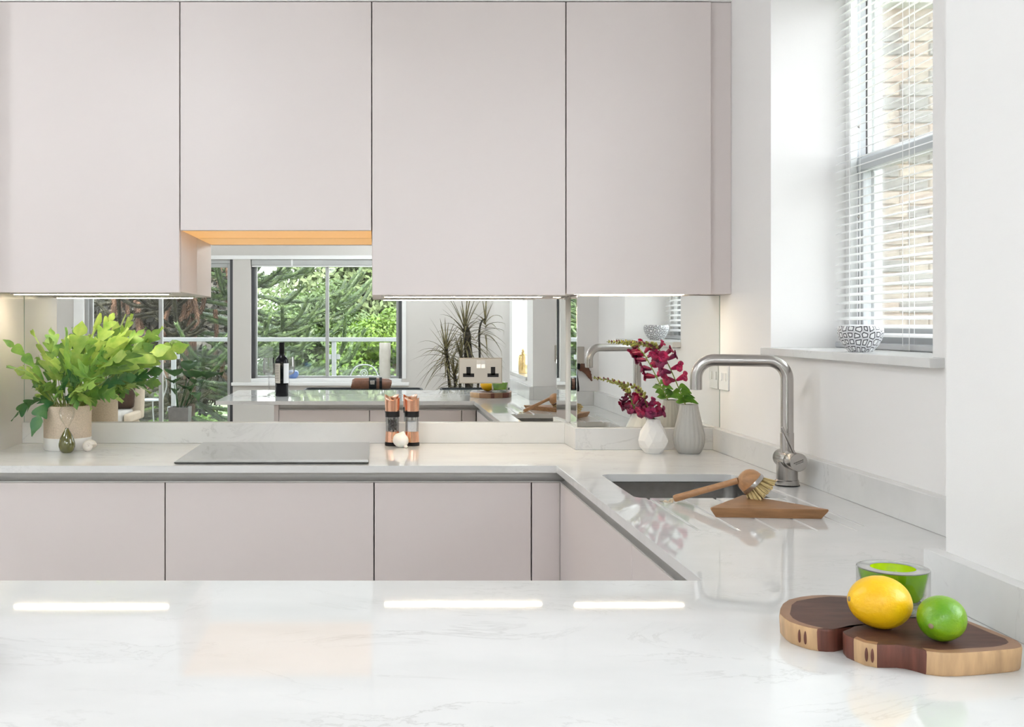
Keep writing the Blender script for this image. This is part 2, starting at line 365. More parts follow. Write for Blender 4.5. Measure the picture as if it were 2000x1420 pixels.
# ------------------------------------------------------------------ mesh builder
class MB:
    def __init__(self):
        self.v = []; self.f = []; self.mi = []; self.cur = 0
    def add(self, vs, fs):
        o = len(self.v)
        self.v += [Vector(p) for p in vs]
        for f in fs:
            self.f.append([o + i for i in f]); self.mi.append(self.cur)
        return self
    def box(self, x0, x1, y0, y1, z0, z1):
        return self.add([(x0, y0, z0), (x1, y0, z0), (x1, y1, z0), (x0, y1, z0), (x0, y0, z1), (x1, y0, z1), (x1, y1, z1), (x0, y1, z1)],
                        [(0, 3, 2, 1), (4, 5, 6, 7), (0, 1, 5, 4), (1, 2, 6, 5), (2, 3, 7, 6), (3, 0, 4, 7)])
    def prism(self, poly, z0, z1):
        n = len(poly)
        vs = [(x, y, z0) for x, y in poly] + [(x, y, z1) for x, y in poly]
        fs = [tuple(range(n - 1, -1, -1)), tuple(range(n, 2 * n))] + [(i, (i + 1) % n, n + (i + 1) % n, n + i) for i in range(n)]
        return self.add(vs, fs)
    def loft(self, rings, closed=True, cap0=True, cap1=True):
        n = len(rings[0]); vs = [p for r in rings for p in r]; fs = []
        for k in range(len(rings) - 1):
            for i in range(n if closed else n - 1):
                j = (i + 1) % n
                fs.append((k * n + i, k * n + j, (k + 1) * n + j, (k + 1) * n + i))
        if closed and cap0: fs.append(tuple(range(n - 1, -1, -1)))
        if closed and cap1: fs.append(tuple(range((len(rings) - 1) * n, len(rings) * n)))
        return self.add(vs, fs)
    def lathe(self, prof, c=(0, 0, 0), n=32, rf=None, cap0=True, cap1=True):
        rings = []
        for r, z in prof:
            ring = []
            for i in range(n):
                a = 2 * PI * i / n
                rr = r * (rf(a, z) if rf else 1)
                ring.append((c[0] + rr * math.cos(a), c[1] + rr * math.sin(a), c[2] + z))
            rings.append(ring)
        return self.loft(rings, True, cap0, cap1)
    def tube(self, pts, r, n=8, cap=True, star=0.0):
        pts = [Vector(p) for p in pts]
        rings = []; up = None
        for i, p in enumerate(pts):
            d = (pts[min(i + 1, len(pts) - 1)] - pts[max(i - 1, 0)])
            if d.length < 1e-9: d = Vector((0, 0, 1))
            d.normalize()
            if up is None:
                a = Vector((0, 0, 1)) if abs(d.z) < 0.9 else Vector((1, 0, 0))
                up = d.cross(a).normalized()
            up = (up - d * up.dot(d)).normalized()
            sd = d.cross(up)
            rr = r[i] if isinstance(r, (list, tuple)) else r
            ring = []
            for k in range(n):
                q = rr * (1 + (star if (k + i) % 2 else -star))
                ring.append(p + up * (q * math.cos(2 * PI * k / n)) + sd * (q * math.sin(2 * PI * k / n)))
            rings.append(ring)
        return self.loft(rings, True, cap, cap)
    def ell(self, c, rad, nu=16, nv=10, rot=None, fn=None):
        R = rot.to_matrix() if rot else None
        vs = []; fs = []
        for j in range(1, nv):
            ph = PI * j / nv
            for i in range(nu):
                a = 2 * PI * i / nu
                p = Vector((rad[0] * math.sin(ph) * math.cos(a), rad[1] * math.sin(ph) * math.sin(a), rad[2] * math.cos(ph)))
                if fn: p = fn(p, a, ph)
                vs.append(p)
        t = Vector((0, 0, rad[2])); b = Vector((0, 0, -rad[2]))
        if fn: t = fn(t, 0, 0); b = fn(b, 0, PI)
        vs += [t, b]
        vs = [(R @ p if R else p) + Vector(c) for p in vs]
        for j in range(nv - 2):
            for i in range(nu):
                k = (i + 1) % nu
                fs.append((j * nu + i, (j + 1) * nu + i, (j + 1) * nu + k, j * nu + k))
        T = len(vs) - 2
        for i in range(nu):
            k = (i + 1) % nu
            fs.append((T, i, k)); fs.append((T + 1, (nv - 2) * nu + k, (nv - 2) * nu + i))
        return self.add(vs, fs)
    def strip(self, L, R, mid=None):
        n = len(L)
        if mid:
            vs = L + mid + R
            fs = [(i, i + 1, n + i + 1, n + i) for i in range(n - 1)] + [(n + i, n + i + 1, 2 * n + i + 1, 2 * n + i) for i in range(n - 1)]
        else:
            vs = L + R
            fs = [(i, i + 1, n + i + 1, n + i) for i in range(n - 1)]
        return self.add(vs, fs)
    def xf(self, fn):
        self.v = [Vector(fn(p)) for p in self.v]; return self
    def mesh(self, name, mats, origin=(0, 0, 0), smooth=40):
        me = bpy.data.meshes.new(name)
        o = Vector(origin)
        me.from_pydata([tuple(p - o) for p in self.v], [], self.f)
        for m in (mats if isinstance(mats, (list, tuple)) else [mats]):
            me.materials.append(m)
        if any(self.mi): me.polygons.foreach_set('material_index', self.mi)
        if smooth:
            me.polygons.foreach_set('use_smooth', [True] * len(me.polygons))
            me.set_sharp_from_angle(angle=math.radians(smooth))
        me.update()
        return me

ORG = {}
def thing(name, label, cat, loc=(0, 0, 0), group=None):
    o = bpy.data.objects.new(name, None); COL.objects.link(o)
    o.empty_display_size = 0.05
    o.location = loc; o['label'] = label; o['category'] = cat
    if group: o['group'] = group
    ORG[o] = Vector(loc)
    return o
def bevel(o, wd, seg=2, ang=40):
    b = o.modifiers.new('bevel', 'BEVEL'); b.width = wd; b.segments = seg; b.limit_method = 'ANGLE'; b.angle_limit = math.radians(ang)
    b.harden_normals = False
def part(name, mb, mats, root, label=None, bev=0, smooth=40, kind=None):
    org = ORG[root]
    o = bpy.data.objects.new(name, mb.mesh(name, mats, org, smooth)); COL.objects.link(o)
    o.parent = root; ORG[o] = org
    if label: o['label'] = label
    if kind: o['kind'] = kind
    if bev: bevel(o, bev)
    return o
def single(name, mb, mats, loc, label=None, cat=None, group=None, kind=None, bev=0, smooth=40):
    o = bpy.data.objects.new(name, mb.mesh(name, mats, loc, smooth)); COL.objects.link(o)
    o.location = loc; ORG[o] = Vector(loc)
    if label: o['label'] = label
    if cat: o['category'] = cat
    if group: o['group'] = group
    if kind: o['kind'] = kind
    if bev: bevel(o, bev)
    return o
def struct(name, mb, mats, bev=0, label=None):
    o = single(name, mb, mats, (0, 0, 0), kind='structure', bev=bev)
    if label: o['label'] = label
    return o
def structroot(name):
    o = bpy.data.objects.new(name, None); COL.objects.link(o); o['kind'] = 'structure'; ORG[o] = Vector((0, 0, 0))
    return o
def copy_tree(o, parent=None):
    c = o.copy(); COL.objects.link(c)
    if parent: c.parent = parent
    for ch in list(o.children): copy_tree(ch, c)
    return c
def box(*a): return MB().box(*a)
def rrect(x0, x1, y0, y1, r, n=6):
    pts = []
    for cx, cy_, a0 in ((x1 - r, y1 - r, 0), (x0 + r, y1 - r, PI / 2), (x0 + r, y0 + r, PI), (x1 - r, y0 + r, 1.5 * PI)):
        for k in range(n + 1):
            a = a0 + PI / 2 * k / n
            pts.append((cx + r * math.cos(a), cy_ + r * math.sin(a)))
    return pts
def bez(pts, n=24):
    pts = [Vector(p) for p in pts]; out = []
    P = [pts[0] * 2 - pts[1]] + pts + [pts[-1] * 2 - pts[-2]]
    seg = len(pts) - 1
    for k in range(n + 1):
        u = k / n * seg; i = min(int(u), seg - 1); t = u - i
        a, b, c, d = P[i], P[i + 1], P[i + 2], P[i + 3]
        out.append(0.5 * ((2 * b) + (c - a) * t + (2 * a - 5 * b + 4 * c - d) * t * t + (3 * b - a - 3 * c + d) * t ** 3))
    return out

# ================================================================== THE ROOM
H = 2.42
struct('floor', box(-3.9, 1.45, -4.85, 3.62, -0.12, 0.0), M['floor'])
struct('ceiling', box(-4.0, 1.55, -4.85, 3.80, H, H + 0.1), M['ceil'])
struct('wall_back', box(-3.9, 1.42, 3.5765, 3.75, 0, H), M['wall'])
# boxing that brings the right end of the back wall forward
struct('wall_boxing', box(0.6625, 1.11, 3.3865, 3.5765, 0, H), M['wall'])
# right wall with the kitchen window opening: y 2.09..2.945, z 1.228..2.30
mb = box(1.11, 1.42, 2.945, 3.5765, 0, H)
mb.box(1.11, 1.42, 1.545, 2.09, 0, H)
mb.box(1.11, 1.42, 2.09, 2.945, 0, 1.226)
mb.box(1.11, 1.42, 2.09, 2.945, 2.30, H)
struct('wall_right', mb, M['wall'])
# pier that steps into the room, with a second window, y 0.69..1.33
mb = box(0.84, 1.45, 1.33, 1.545, 0, H)
mb.box(0.84, 1.45, 0.58, 0.69, 0, H)
mb.box(0.84, 1.45, 0.69, 1.33, 0, 1.00)
mb.box(0.84, 1.45, 0.69, 1.33, 2.30, H)
struct('wall_pier', mb, M['wall'])
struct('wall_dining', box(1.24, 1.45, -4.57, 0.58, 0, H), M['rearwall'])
mb = box(-3.9, -3.25, -4.82, -4.57, 0, H)
mb.box(-3.25, 0.297, -4.82, -4.57, 2.03, H)
mb.box(-1.59, -1.39, -4.82, -4.57, 0, 2.03)
mb.box(-1.39, 0.297, -4.82, -4.57, 0, 0.66)
mb.box(0.297, 1.24, -4.82, -4.57, 0, H)
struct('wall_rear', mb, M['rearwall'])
struct('wall_left', box(-4.1, -3.9, -4.82, 3.62, 0, H), M['wall'])
struct('baseboard_rear', box(-1.59, 1.24, -4.57, -4.552, 0, 0.12), M['whitegloss'], bev=0.003)
struct('baseboard_dining', box(1.222, 1.24, -4.55, 0.55, 0, 0.12), M['whitegloss'], bev=0.003)
# white casing over the rear door and window
mb = box(-3.40, 0.40, -4.57, -4.545, 2.03, 2.075)
mb.box(-3.36, -3.25, -4.57, -4.545, 0, 2.03)
struct('trim_1', mb, M['whitegloss'], bev=0.003)
mb = box(0.297, 0.345, -4.57, -4.545, 0.70, 2.03)
struct('trim_2', mb, M['whitegloss'], bev=0.003)
# shadow strip over the wall units
struct('trim_3', box(-1.215, 1.11, 3.262, 3.3865, 2.317, H), M['ceil'], bev=0.002)

# ---------------------------------------------- window_1: the kitchen sash window and its sill
W1 = structroot('window_1')
part('window_sill', MB().box(1.08, 1.319, 2.046, 2.945, 1.228, 1.248), M['quartzm'], W1, bev=0.0015)
for y0, y1 in ((2.915, 2.945), (2.09, 2.12)):
    part('outer_frame', box(1.319, 1.339, y0, y1, 1.228, 2.30), M['white'], W1, bev=0.002)
    part('outer_frame', box(1.384, 1.409, y0, y1, 1.228, 2.30), M['white'], W1, bev=0.002)
    part('sash_track', box(1.3662, 1.3702, y0 + 0.010 if y0 > 2.5 else y0, y1 if y0 > 2.5 else y1 - 0.010, 1.25, 2.30), M['upvcdark'], W1)
    part('inner_track', box(1.3392, 1.366, y0 + 0.008 if y0 > 2.5 else y0, y1 if y0 > 2.5 else y1 - 0.008, 1.7375, 2.262), M['upvc'], W1)
part('outer_frame', box(1.319, 1.409, 2.12, 2.915, 2.262, 2.30), M['white'], W1, bev=0.002)
part('outer_frame', box(1.319, 1.409, 2.12, 2.915, 1.228, 1.256), M['upvc'], W1, bev=0.002)
sash = part('lower_sash', MB().box(1.339, 1.362, 2.883, 2.915, 1.256, 1.737).box(1.339, 1.362, 2.12, 2.152, 1.256, 1.737)
            .box(1.339, 1.362, 2.152, 2.883, 1.256, 1.31), M['upvc'], W1, bev=0.002)
part('pane', box(1.349, 1.352, 2.152, 2.883, 1.31, 1.74), M['glass'], sash)
sash = part('upper_sash', MB().box(1.3705, 1.3838, 2.921, 2.944, 1.788, 2.262).box(1.3705, 1.3838, 2.091, 2.114, 1.788, 2.262)
            .box(1.3705, 1.3838, 2.1205, 2.9145, 2.24, 2.2615), M['white'], W1, bev=0.002)
part('pane', box(1.376, 1.379, 2.114, 2.921, 1.788, 2.24), M['glass'], sash)
mr = MB().loft([[(1.338, y, 1.737), (1.384, y, 1.737), (1.384, y, 1.787), (1.366, y, 1.787), (1.338, y, 1.768)] for y in (2.12, 2.915)])
rail = part('meeting_rail', mr, M['upvc'], W1, bev=0.002)
part('sash_latch', MB().box(1.336, 1.362, 2.09 + 0.05, 2.09 + 0.085, 1.787, 1.803).box(1.330, 1.342, 2.145, 2.195, 1.795, 1.805), M['steel'], W1, bev=0.002)
mbk = MB()
mbk.ell((1.337, 2.902, 1.61), (0.004, 0.005, 0.005)); mbk.ell((1.337, 2.902, 1.86), (0.004, 0.005, 0.005))
part('screw', mbk, M['steel'], W1)

# the venetian blind hanging in it
BL = thing('venetian_blind', 'white slatted venetian blind hanging in the kitchen window beside the tap', 'blind', (1.297, 2.515, 2.29))
slat = MB()
n = 5
sect = []
tl = math.radians(21)
for i in range(n + 1):
    t = -1 + 2 * i / n
    xx = 0.0125 * t; zz = 0.0016 * (1 - t * t)
    sect.append((xx * math.cos(tl) - zz * math.sin(tl), xx * math.sin(tl) + zz * math.cos(tl)))
sect2 = [(a + 0.0002, b - 0.0007) for a, b in sect][::-1]
ring = sect + sect2
slat.loft([[(1.297 + a, y, 2.29 + b) for a, b in ring] for y in (2.100, 2.932)])
sm = slat.mesh('slat', M['slat'], (1.297, 2.515, 2.29), 60)
k = 0
z = 1.2860
while z < 2.262:
    o = bpy.data.objects.new('slat', sm); COL.objects.link(o); o.parent = BL; o.location = (0, 0, z - 2.29)
    z += 0.0216
part('head_rail', box(1.28, 1.314, 2.095, 2.938, 2.268, 2.298), M['slat'], BL, bev=0.002)
part('bottom_rail', MB().prism([(1.284, 2.100), (1.310, 2.100), (1.310, 2.932), (1.284, 2.932)], 1.2485, 1.2645), M['upvc'], BL, bev=0.003)
for yy in (2.84, 2.553, 2.19):
    for xx in (1.283, 1.3115):
        part('ladder_cord', MB().tube([(xx, yy, 1.26), (xx, yy, 2.28)], 0.0008, 5), M['slat'], BL)
part('lift_cord', MB().tube([(1.2795, 2.515, 1.2486), (1.2795, 2.515, 2.28)], 0.0009, 5), M['slat'], BL)

# ---------------------------------------------- window_2 in the pier
W2 = structroot('window_2')
part('window_sill', box(0.832, 1.16, 0.655, 1.334, 1.0005, 1.0205), M['quartz'], W2, bev=0.0015)
mbf = MB().box(1.16, 1.20, 0.69, 0.73, 1.0, 2.30).box(1.16, 1.20, 1.29, 1.33, 1.0, 2.30).box(1.16, 1.20, 0.73, 1.29, 1.0, 1.05).box(1.16, 1.20, 0.73, 1.29, 2.25, 2.30)
part('frame', mbf, M['white'], W2, bev=0.002)
part('pane', box(1.178, 1.182, 0.73, 1.29, 1.05, 2.25), M['glass'], W2)

# ---------------------------------------------- window_3: rear window to the balcony
W3 = structroot('window_3')
mbs = box(-1.60, 0.375, -4.575, -4.50, 0.625, 0.66)
part('window_sill', mbs, M['whitegloss'], W3, bev=0.005)
part('sill_board', box(-1.39, 0.297, -4.82, -4.5755, 0.66, 0.70), M['whitegloss'], W3, bev=0.003)
part('frame', box(-1.39, -1.352, -4.74, -4.64, 0.70, 2.03), M['aludark'], W3, bev=0.002)
part('frame', box(0.265, 0.297, -4.74, -4.60, 0.70, 2.03), M['aludark'], W3, bev=0.002)
part('frame', box(-1.352, 0.265, -4.74, -4.68, 1.985, 2.03), M['alugrey'], W3, bev=0.002)
part('frame', box(-1.352, 0.265, -4.74, -4.68, 0.70, 0.725), M['alugrey'], W3, bev=0.002)
part('sash_frame', MB().box(-1.352, -1.332, -4.73, -4.69, 0.725, 1.985).box(-0.562, -0.522, -4.73, -4.69, 0.725, 1.985), M['alugrey'], W3, bev=0.002)
part('sash_frame', MB().box(0.237, 0.265, -4.73, -4.69, 0.725, 1.985), M['alugrey'], W3, bev=0.002)
part('pane', box(-1.332, -0.562, -4.713, -4.708, 0.725, 1.985), M['glass'], W3)
part('pane', box(-0.522, 0.237, -4.713, -4.708, 0.725, 1.985), M['glass'], W3)
RB = thing('rolled_blind', 'grey raised blind packed along the top of the rear balcony window', 'blind', (-0.55, -4.62, 2.029))
part('blind_cassette', box(-1.385, 0.262, -4.638, -4.585, 1.965, 2.029), M['alugrey'], RB, bev=0.004)
part('bottom_bar', box(-1.38, 0.258, -4.63, -4.592, 1.948, 1.965), M['white'], RB, bev=0.003)
for xx in (-0.93, -0.02):
    part('bracket', box(xx - 0.01, xx + 0.01, -4.585, -4.578, 1.955, 2.029), M['whitegloss'], RB)

# ---------------------------------------------- door_1: glazed sliding door to the balcony
D1 = structroot('door_1')
fr = MB()
fr.box(-3.25, -3.215, -4.74, -4.62, 0, 2.03).box(-3.215, -1.625, -4.74, -4.62, 1.99, 2.03).box(-3.215, -1.625, -4.74, -4.62, 0, 0.04)
part('frame', fr, M['alugrey'], D1, bev=0.002)
part('frame', box(-1.625, -1.59, -4.74, -4.60, 0, 2.03), M['aludark'], D1, bev=0.002)
for x0, x1, ya in ((-3.215, -2.405, -4.70), (-2.425, -1.625, -4.66)):
    lf = MB().box(x0, x0 + 0.035, ya - 0.018, ya + 0.018, 0.04, 1.99).box(x1 - 0.035, x1, ya - 0.018, ya + 0.018, 0.04, 1.99)
    lf.box(x0 + 0.035, x1 - 0.035, ya - 0.018, ya + 0.018, 0.04, 0.10).box(x0 + 0.035, x1 - 0.035, ya - 0.018, ya + 0.018, 1.945, 1.99)
    leaf = part('sliding_leaf', lf, M['alugrey'], D1, bev=0.002)
    part('pane', box(x0 + 0.035, x1 - 0.035, ya - 0.003, ya + 0.003, 0.10, 1.945), M['glass'], leaf)
part('edge_strip', box(-2.385, -2.378, -4.642, -4.635, 0.04, 1.99), M['white'], D1)

# ---------------------------------------------- fill globes added under the ceiling, out of frame, to brighten the room
for x, y, t in ((0.38, -1.25, 'added fill light globe between the peninsula and the glass tables'),
                (-0.78, 1.60, 'small added fill light globe above the kitchen floor between worktop and peninsula'),
                (-2.30, 2.30, 'added fill light globe left of the tall end panel'),
                (-1.85, -0.30, 'added fill light globe over the open floor left of the peninsula'),
                (-0.90, -2.00, 'added fill light globe in the middle of the room'),
                (0.70, -1.60, 'added fill light globe over the smaller glass table'),
                (-2.70, -2.30, 'added fill light globe above the cream armchair'),
                (0.45, -3.60, 'added fill light globe in the rear corner by the spiky plant')):
    gr = 0.10 if 'small' in t else 0.12 if 'between the pen' in t else 0.11
    L = thing('fill_lamp', t, 'lamp', (x, y, H), 'added fill light globes')
    part('canopy', MB().lathe([(0.0, -0.001), (0.06, -0.001), (0.06, -0.022), (0.0, -0.028)], (x, y, H), 32), M['white'], L)
    part('globe', MB().ell((x, y, H - 0.027 - gr), (gr, gr, gr), 28, 18), M['lamp'], L)

# ================================================================== KITCHEN UNITS
def wall_unit(name, label, x0, x1, zb, strip=None):
    t = thing(name, label, 'cabinet', ((x0 + x1) / 2, 3.42, zb), 'pale pink wall units')
    ymax = 3.5695 if x1 < 0.64 else 3.3795
    if x0 < 0.64 < x1: raise ValueError
    part('carcass', box(x0 + 0.001, x1 - 0.001, 3.277, ymax, zb + 0.003, 2.312), M['cab'], t)
    part('door', box(x0 + 0.0016, x1 - 0.0016, 3.254, 3.274, zb, 2.312), M['cab'], t, bev=0.0012)
    if strip:
        part('light_profile', box(strip[0] - 0.01, strip[1] + 0.01, 3.335, 3.357, zb - 0.003, zb + 0.003), M['alu'], t)
        part('light_strip', box(strip[0], strip[1], 3.3415, 3.3505, zb - 0.0045, zb - 0.003), M['strip'], t)
    return t
wall_unit('wall_unit', 'tall pale pink wall unit over the potted fern', -1.1948, -0.606, 1.411, (-1.15, -0.66))
# extractor unit
t = thing('extractor_unit', 'shorter pale pink wall unit with a glowing amber underside over the hob', 'cabinet', (-0.308, 3.42, 1.604), 'pale pink wall units')
part('carcass', box(-0.605, -0.012, 3.277, 3.5695, 1.610, 2.312), M['cab'], t)
part('door', box(-0.6043, -0.0127, 3.254, 3.274, 1.604, 2.312), M['cab'], t, bev=0.0012)
part('lit_panel', box(-0.604, -0.013, 3.279, 3.5698, 1.6049, 1.6098), M['hood'], t, label='glowing amber light panel')
wall_unit('wall_unit', 'wide pale pink wall unit left of the narrow one and over the double socket', -0.011, 0.591, 1.403, (0.03, 0.53))
t = thing('wall_unit', 'narrow pale pink wall unit over the vases beside the window wall', 'cabinet', (0.82, 3.33, 1.406), 'pale pink wall units')
part('carcass', MB().box(0.592, 0.648, 3.277, 3.5695, 1.409, 2.312).box(0.648, 1.042, 3.277, 3.3795, 1.409, 2.312), M['cab'], t)
part('door', box(0.5932, 1.0408, 3.254, 3.274, 1.406, 2.312), M['cab'], t, bev=0.0012)
part('light_strip', box(0.64, 0.99, 3.366, 3.375, 1.4085, 1.4089), M['strip'], t)
single('filler_panel', box(1.043, 1.1095, 3.272, 3.3795, 1.407, 2.316), M['cab'], (1.075, 3.29, 1.407),
       'slim pale pink filler panel between narrow wall unit and window wall', 'panel', bev=0.0012)
single('end_panel', box(-1.215, -1.195, 3.20, 3.576, 0.0, 2.312), pm('end_panel_gloss', (0.66, 0.62, 0.585), rough=0.25, coat=0.3, var=0.02), (-1.205, 3.39, 0),
       'tall cream end panel closing the left end of the worktop', 'panel', bev=0.001)

# base units --------------------------------------------------------
def channel(x0, x1, axis):
    # J-shaped aluminium grip profile between worktop and door tops
    prof = []
    for k in range(9):
        a = -PI / 2 * k / 8
        prof.append((0.017 * math.cos(a) , 0.884 + 0.022 * math.sin(a)))
    prof = [(0.017, 0.8895)] + prof + [(-0.004, 0.862), (-0.004, 0.859), (0.030, 0.859), (0.030, 0.8895)]
    m = MB()
    if axis == 'y': m.loft([[(x, 3.019 + a, z) for a, z in prof] for x in (x0, x1)])
    if axis == 'x': m.loft([[(0.534 + a, y, z) for a, z in prof] for y in (x0, x1)])
    if axis == '-y': m.loft([[(x, 1.616 - a, z) for a, z in prof] for x in (x0, x1)])
    return m
def base_back(label, x0, x1, name='base_unit'):
    t = thing(name, label, 'cabinet', ((x0 + x1) / 2, 3.30, 0), 'pale pink base units')
    part('carcass', box(x0 + 0.001, x1 - 0.001, 3.052, 3.54, 0.0, 0.884), M['carcass'], t)
    part('door', box(x0 + 0.0018, x1 - 0.0018, 3.015, 3.035, 0.12, 0.858), M['cab'], t, bev=0.0012)
    part('grip_channel', channel(x0, x1, 'y'), M['alu'], t)
base_back('pale pink base unit under the potted fern at the left end', -1.1945, -0.604)
base_back('pale pink base unit directly under the black hob', -0.604, -0.0035)
base_back('pale pink base unit right of the hob, under the pepper mills', -0.0035, 0.4485)
t = thing('corner_post', 'narrow pale pink corner filler where the two base runs meet', 'panel', (0.49, 3.02, 0))
part('filler', MB().box(0.4505, 0.531, 3.015, 3.035, 0.12, 0.858), M['cab'], t, bev=0.001)
part('grip_channel', channel(0.4485, 0.56, 'y'), M['alu'], t)
def base_right(label, y0, y1):
    t = thing('base_unit', label, 'cabinet', (0.8, (y0 + y1) / 2, 0), 'pale pink base units')
    part('carcass', box(0.567, 1.06, y0 + 0.001, y1 - 0.001, 0.0, 0.70), M['carcass'], t)
    part('door', box(0.530, 0.550, y0 + 0.002, y1 - 0.002, 0.12, 0.858), M['cab'], t, bev=0.0012)
    part('grip_channel', channel(y0, y1, 'x'), M['alu'], t)
base_right('pale pink base unit under the sink facing left', 2.17, 3.01)
base_right('pale pink base unit between the sink unit and the peninsula', 1.66, 2.17)
def base_pen(label, x0, x1):
    t = thing('base_unit', label, 'cabinet', ((x0 + x1) / 2, 1.35, 0), 'pale pink base units')
    part('carcass', box(x0 + 0.001, x1 - 0.001, 1.06, 1.583, 0.0, 0.884), M['carcass'], t)
    part('door', box(x0 + 0.002, x1 - 0.002, 1.600, 1.620, 0.12, 0.858), M['cab'], t, bev=0.0012)
    part('grip_channel', channel(x0, x1, '-y'), M['alu'], t)
base_pen('pale pink peninsula base unit seen in the mirror, at its open end', -0.508, -0.03)
base_pen('pale pink peninsula base unit seen in the mirror, nearest the corner', -0.03, 0.455)
t = thing('corner_post', 'narrow pale pink corner filler at the inner corner of the peninsula', 'panel', (0.49, 1.61, 0))
part('filler', box(0.4565, 0.5285, 1.600, 1.620, 0.12, 0.858), M['cab'], t, bev=0.001)
part('grip_channel', channel(0.4555, 0.56, '-y'), M['alu'], t)
single('end_panel', box(-0.533, -0.5085, 1.04, 1.620, 0, 0.889), M['cab'], (-0.52, 1.33, 0), 'pale pink end panel closing the open end of the peninsula units', 'panel', bev=0.001)
single('back_panel', box(-0.508, 0.84, 1.04, 1.0595, 0, 0.889), M['cab'], (0.1, 1.05, 0), 'pale pink back panel of the peninsula on the dining side', 'panel', bev=0.001)

# worktop -----------------------------------------------------------
WT = thing('worktop', 'white veined quartz worktop running round three sides of the kitchen', 'worktop', (0.3, 2.2, 0.89))
out = [(-1.195, 2.988), (0.516, 2.988), (0.516, 1.654), (-0.834, 1.654), (-0.834, 0.754), (0.8395, 0.754), (0.8395, 1.5455), (1.1095, 1.5455), (1.1095, 3.386), (0.655, 3.386), (0.655, 3.576), (-1.195, 3.576)]
top = part('slab', MB().prism(out, 0.89, 0.91), M['quartz'], WT, smooth=0)
def cut(obj, mbc):
    c = bpy.data.objects.new('cutter', mbc.mesh('cutter', M['quartz'], ORG[obj], 0)); COL.objects.link(c)
    c.location = ORG[obj]
    bpy.context.view_layer.update()
    m = obj.modifiers.new('cut', 'BOOLEAN'); m.operation = 'DIFFERENCE'; m.solver = 'EXACT'; m.object = c
    dg = bpy.context.evaluated_depsgraph_get()
    me = bpy.data.meshes.new_from_object(obj.evaluated_get(dg))
    obj.modifiers.clear(); obj.data = me
    bpy.data.objects.remove(c)
cut(top, MB().prism(rrect(0.605, 0.962, 2.436, 2.822, 0.028, 6), 0.87, 0.93))
gro = MB()
for gx in (0.633, 0.710, 0.787, 0.864, 0.941):
    gro.loft([[(gx - 0.0042, y, 0.913), (gx - 0.0042, y, z0 + 0.001), (gx, y, z0), (gx + 0.0042, y, z0 + 0.001), (gx + 0.0042, y, 0.913)] for y, z0 in ((2.45, 0.9055), (2.05, 0.9085))])
gro.loft([[(0.976 - 0.0042, y, 0.913), (0.976 - 0.0042, y, 0.908), (0.976, y, 0.907), (0.976 + 0.0042, y, 0.908), (0.976 + 0.0042, y, 0.913)] for y in (2.60, 2.10)])
cut(top, gro)
bevel(top, 0.0012, 2, 50)
part('upstand', box(-1.1945, 0.640, 3.550, 3.576, 0.9102, 0.980), M['quartzm'], WT, bev=0.001)
part('upstand', box(0.640, 0.655, 3.386, 3.576, 0.9102, 0.980), M['quartzm'], WT, bev=0.001)
part('upstand', box(0.640, 1.081, 3.362, 3.386, 0.9102, 0.980), M['quartzm'], WT, bev=0.001)
part('upstand', box(1.081, 1.1095, 1.567, 3.386, 0.9102, 0.980), M['quartzm'], WT, bev=0.001)
part('upstand', box(0.8405, 1.1095, 1.5465, 1.567, 0.9102, 0.980), M['quartzm'], WT, bev=0.001)
part('upstand', box(0.818, 0.8398, 0.754, 1.567, 0.9102, 0.980), M['quartzm'], WT, bev=0.001)
# sink
SK = thing('sink', 'undermounted dark steel sink bowl set below the worktop', 'sink', (0.78, 2.63, 0.72))
r0 = rrect(0.603, 0.964, 2.434, 2.824, 0.030, 6)
def shrink(p, d): return [(x + (0.7835 - x) / abs(0.7835 - x) * d if abs(x - 0.7835) > d else x, y + (2.629 - y) / abs(2.629 - y) * d if abs(y - 2.629) > d else y) for x, y in p]
r1 = rrect(0.613, 0.954, 2.444, 2.814, 0.045, 6)
r2 = rrect(0.648, 0.919, 2.479, 2.779, 0.04, 6)
rs = [[(x, y, 0.8885) for x, y in rrect(0.588, 0.979, 2.419, 2.839, 0.04, 6)], [(x, y, 0.8885) for x, y in r0],
      [(x, y, 0.86) for x, y in r0], [(x, y, 0.755) for x, y in r1], [(x, y, 0.738) for x, y in rrect(0.625, 0.942, 2.456, 2.802, 0.045, 6)], [(x, y, 0.733) for x, y in r2], [(x, y, 0.730) for x, y in rrect(0.70, 0.867, 2.55, 2.71, 0.03, 6)]]
part('bowl', MB().loft(rs, True, False, True), M['steeldark'], SK)
part('drain', MB().lathe([(0.0, 0.0), (0.043, 0.0), (0.045, 0.003), (0.034, 0.005), (0.030, 0.002), (0.0, 0.002)], (0.7835, 2.63, 0.730), 28), M['steel'], SK)

# hob ---------------------------------------------------------------
HB = thing('hob', 'flat black glass induction hob let into the white worktop', 'hob', (-0.299, 3.27, 0.91))
def slab_bev(x0, x1, y0, y1, z0, z1, b):
    return MB().loft([[(x0 + b, y0 + b, z0), (x1 - b, y0 + b, z0), (x1 - b, y1 - b, z0), (x0 + b, y1 - b, z0)],
                      [(x0, y0, z0 + b * 0.7), (x1, y0, z0 + b * 0.7), (x1, y1, z0 + b * 0.7), (x0, y1, z0 + b * 0.7)],
                      [(x0, y0, z1 - 0.001), (x1, y0, z1 - 0.001), (x1, y1, z1 - 0.001), (x0, y1, z1 - 0.001)],
                      [(x0 + 0.001, y0 + 0.001, z1), (x1 - 0.001, y0 + 0.001, z1), (x1 - 0.001, y1 - 0.001, z1), (x0 + 0.001, y1 - 0.001, z1)]])
part('glass_top', slab_bev(-0.579, -0.019, 3.018, 3.530, 0.9102, 0.9165, 0.004), M['hob'], HB, smooth=20)

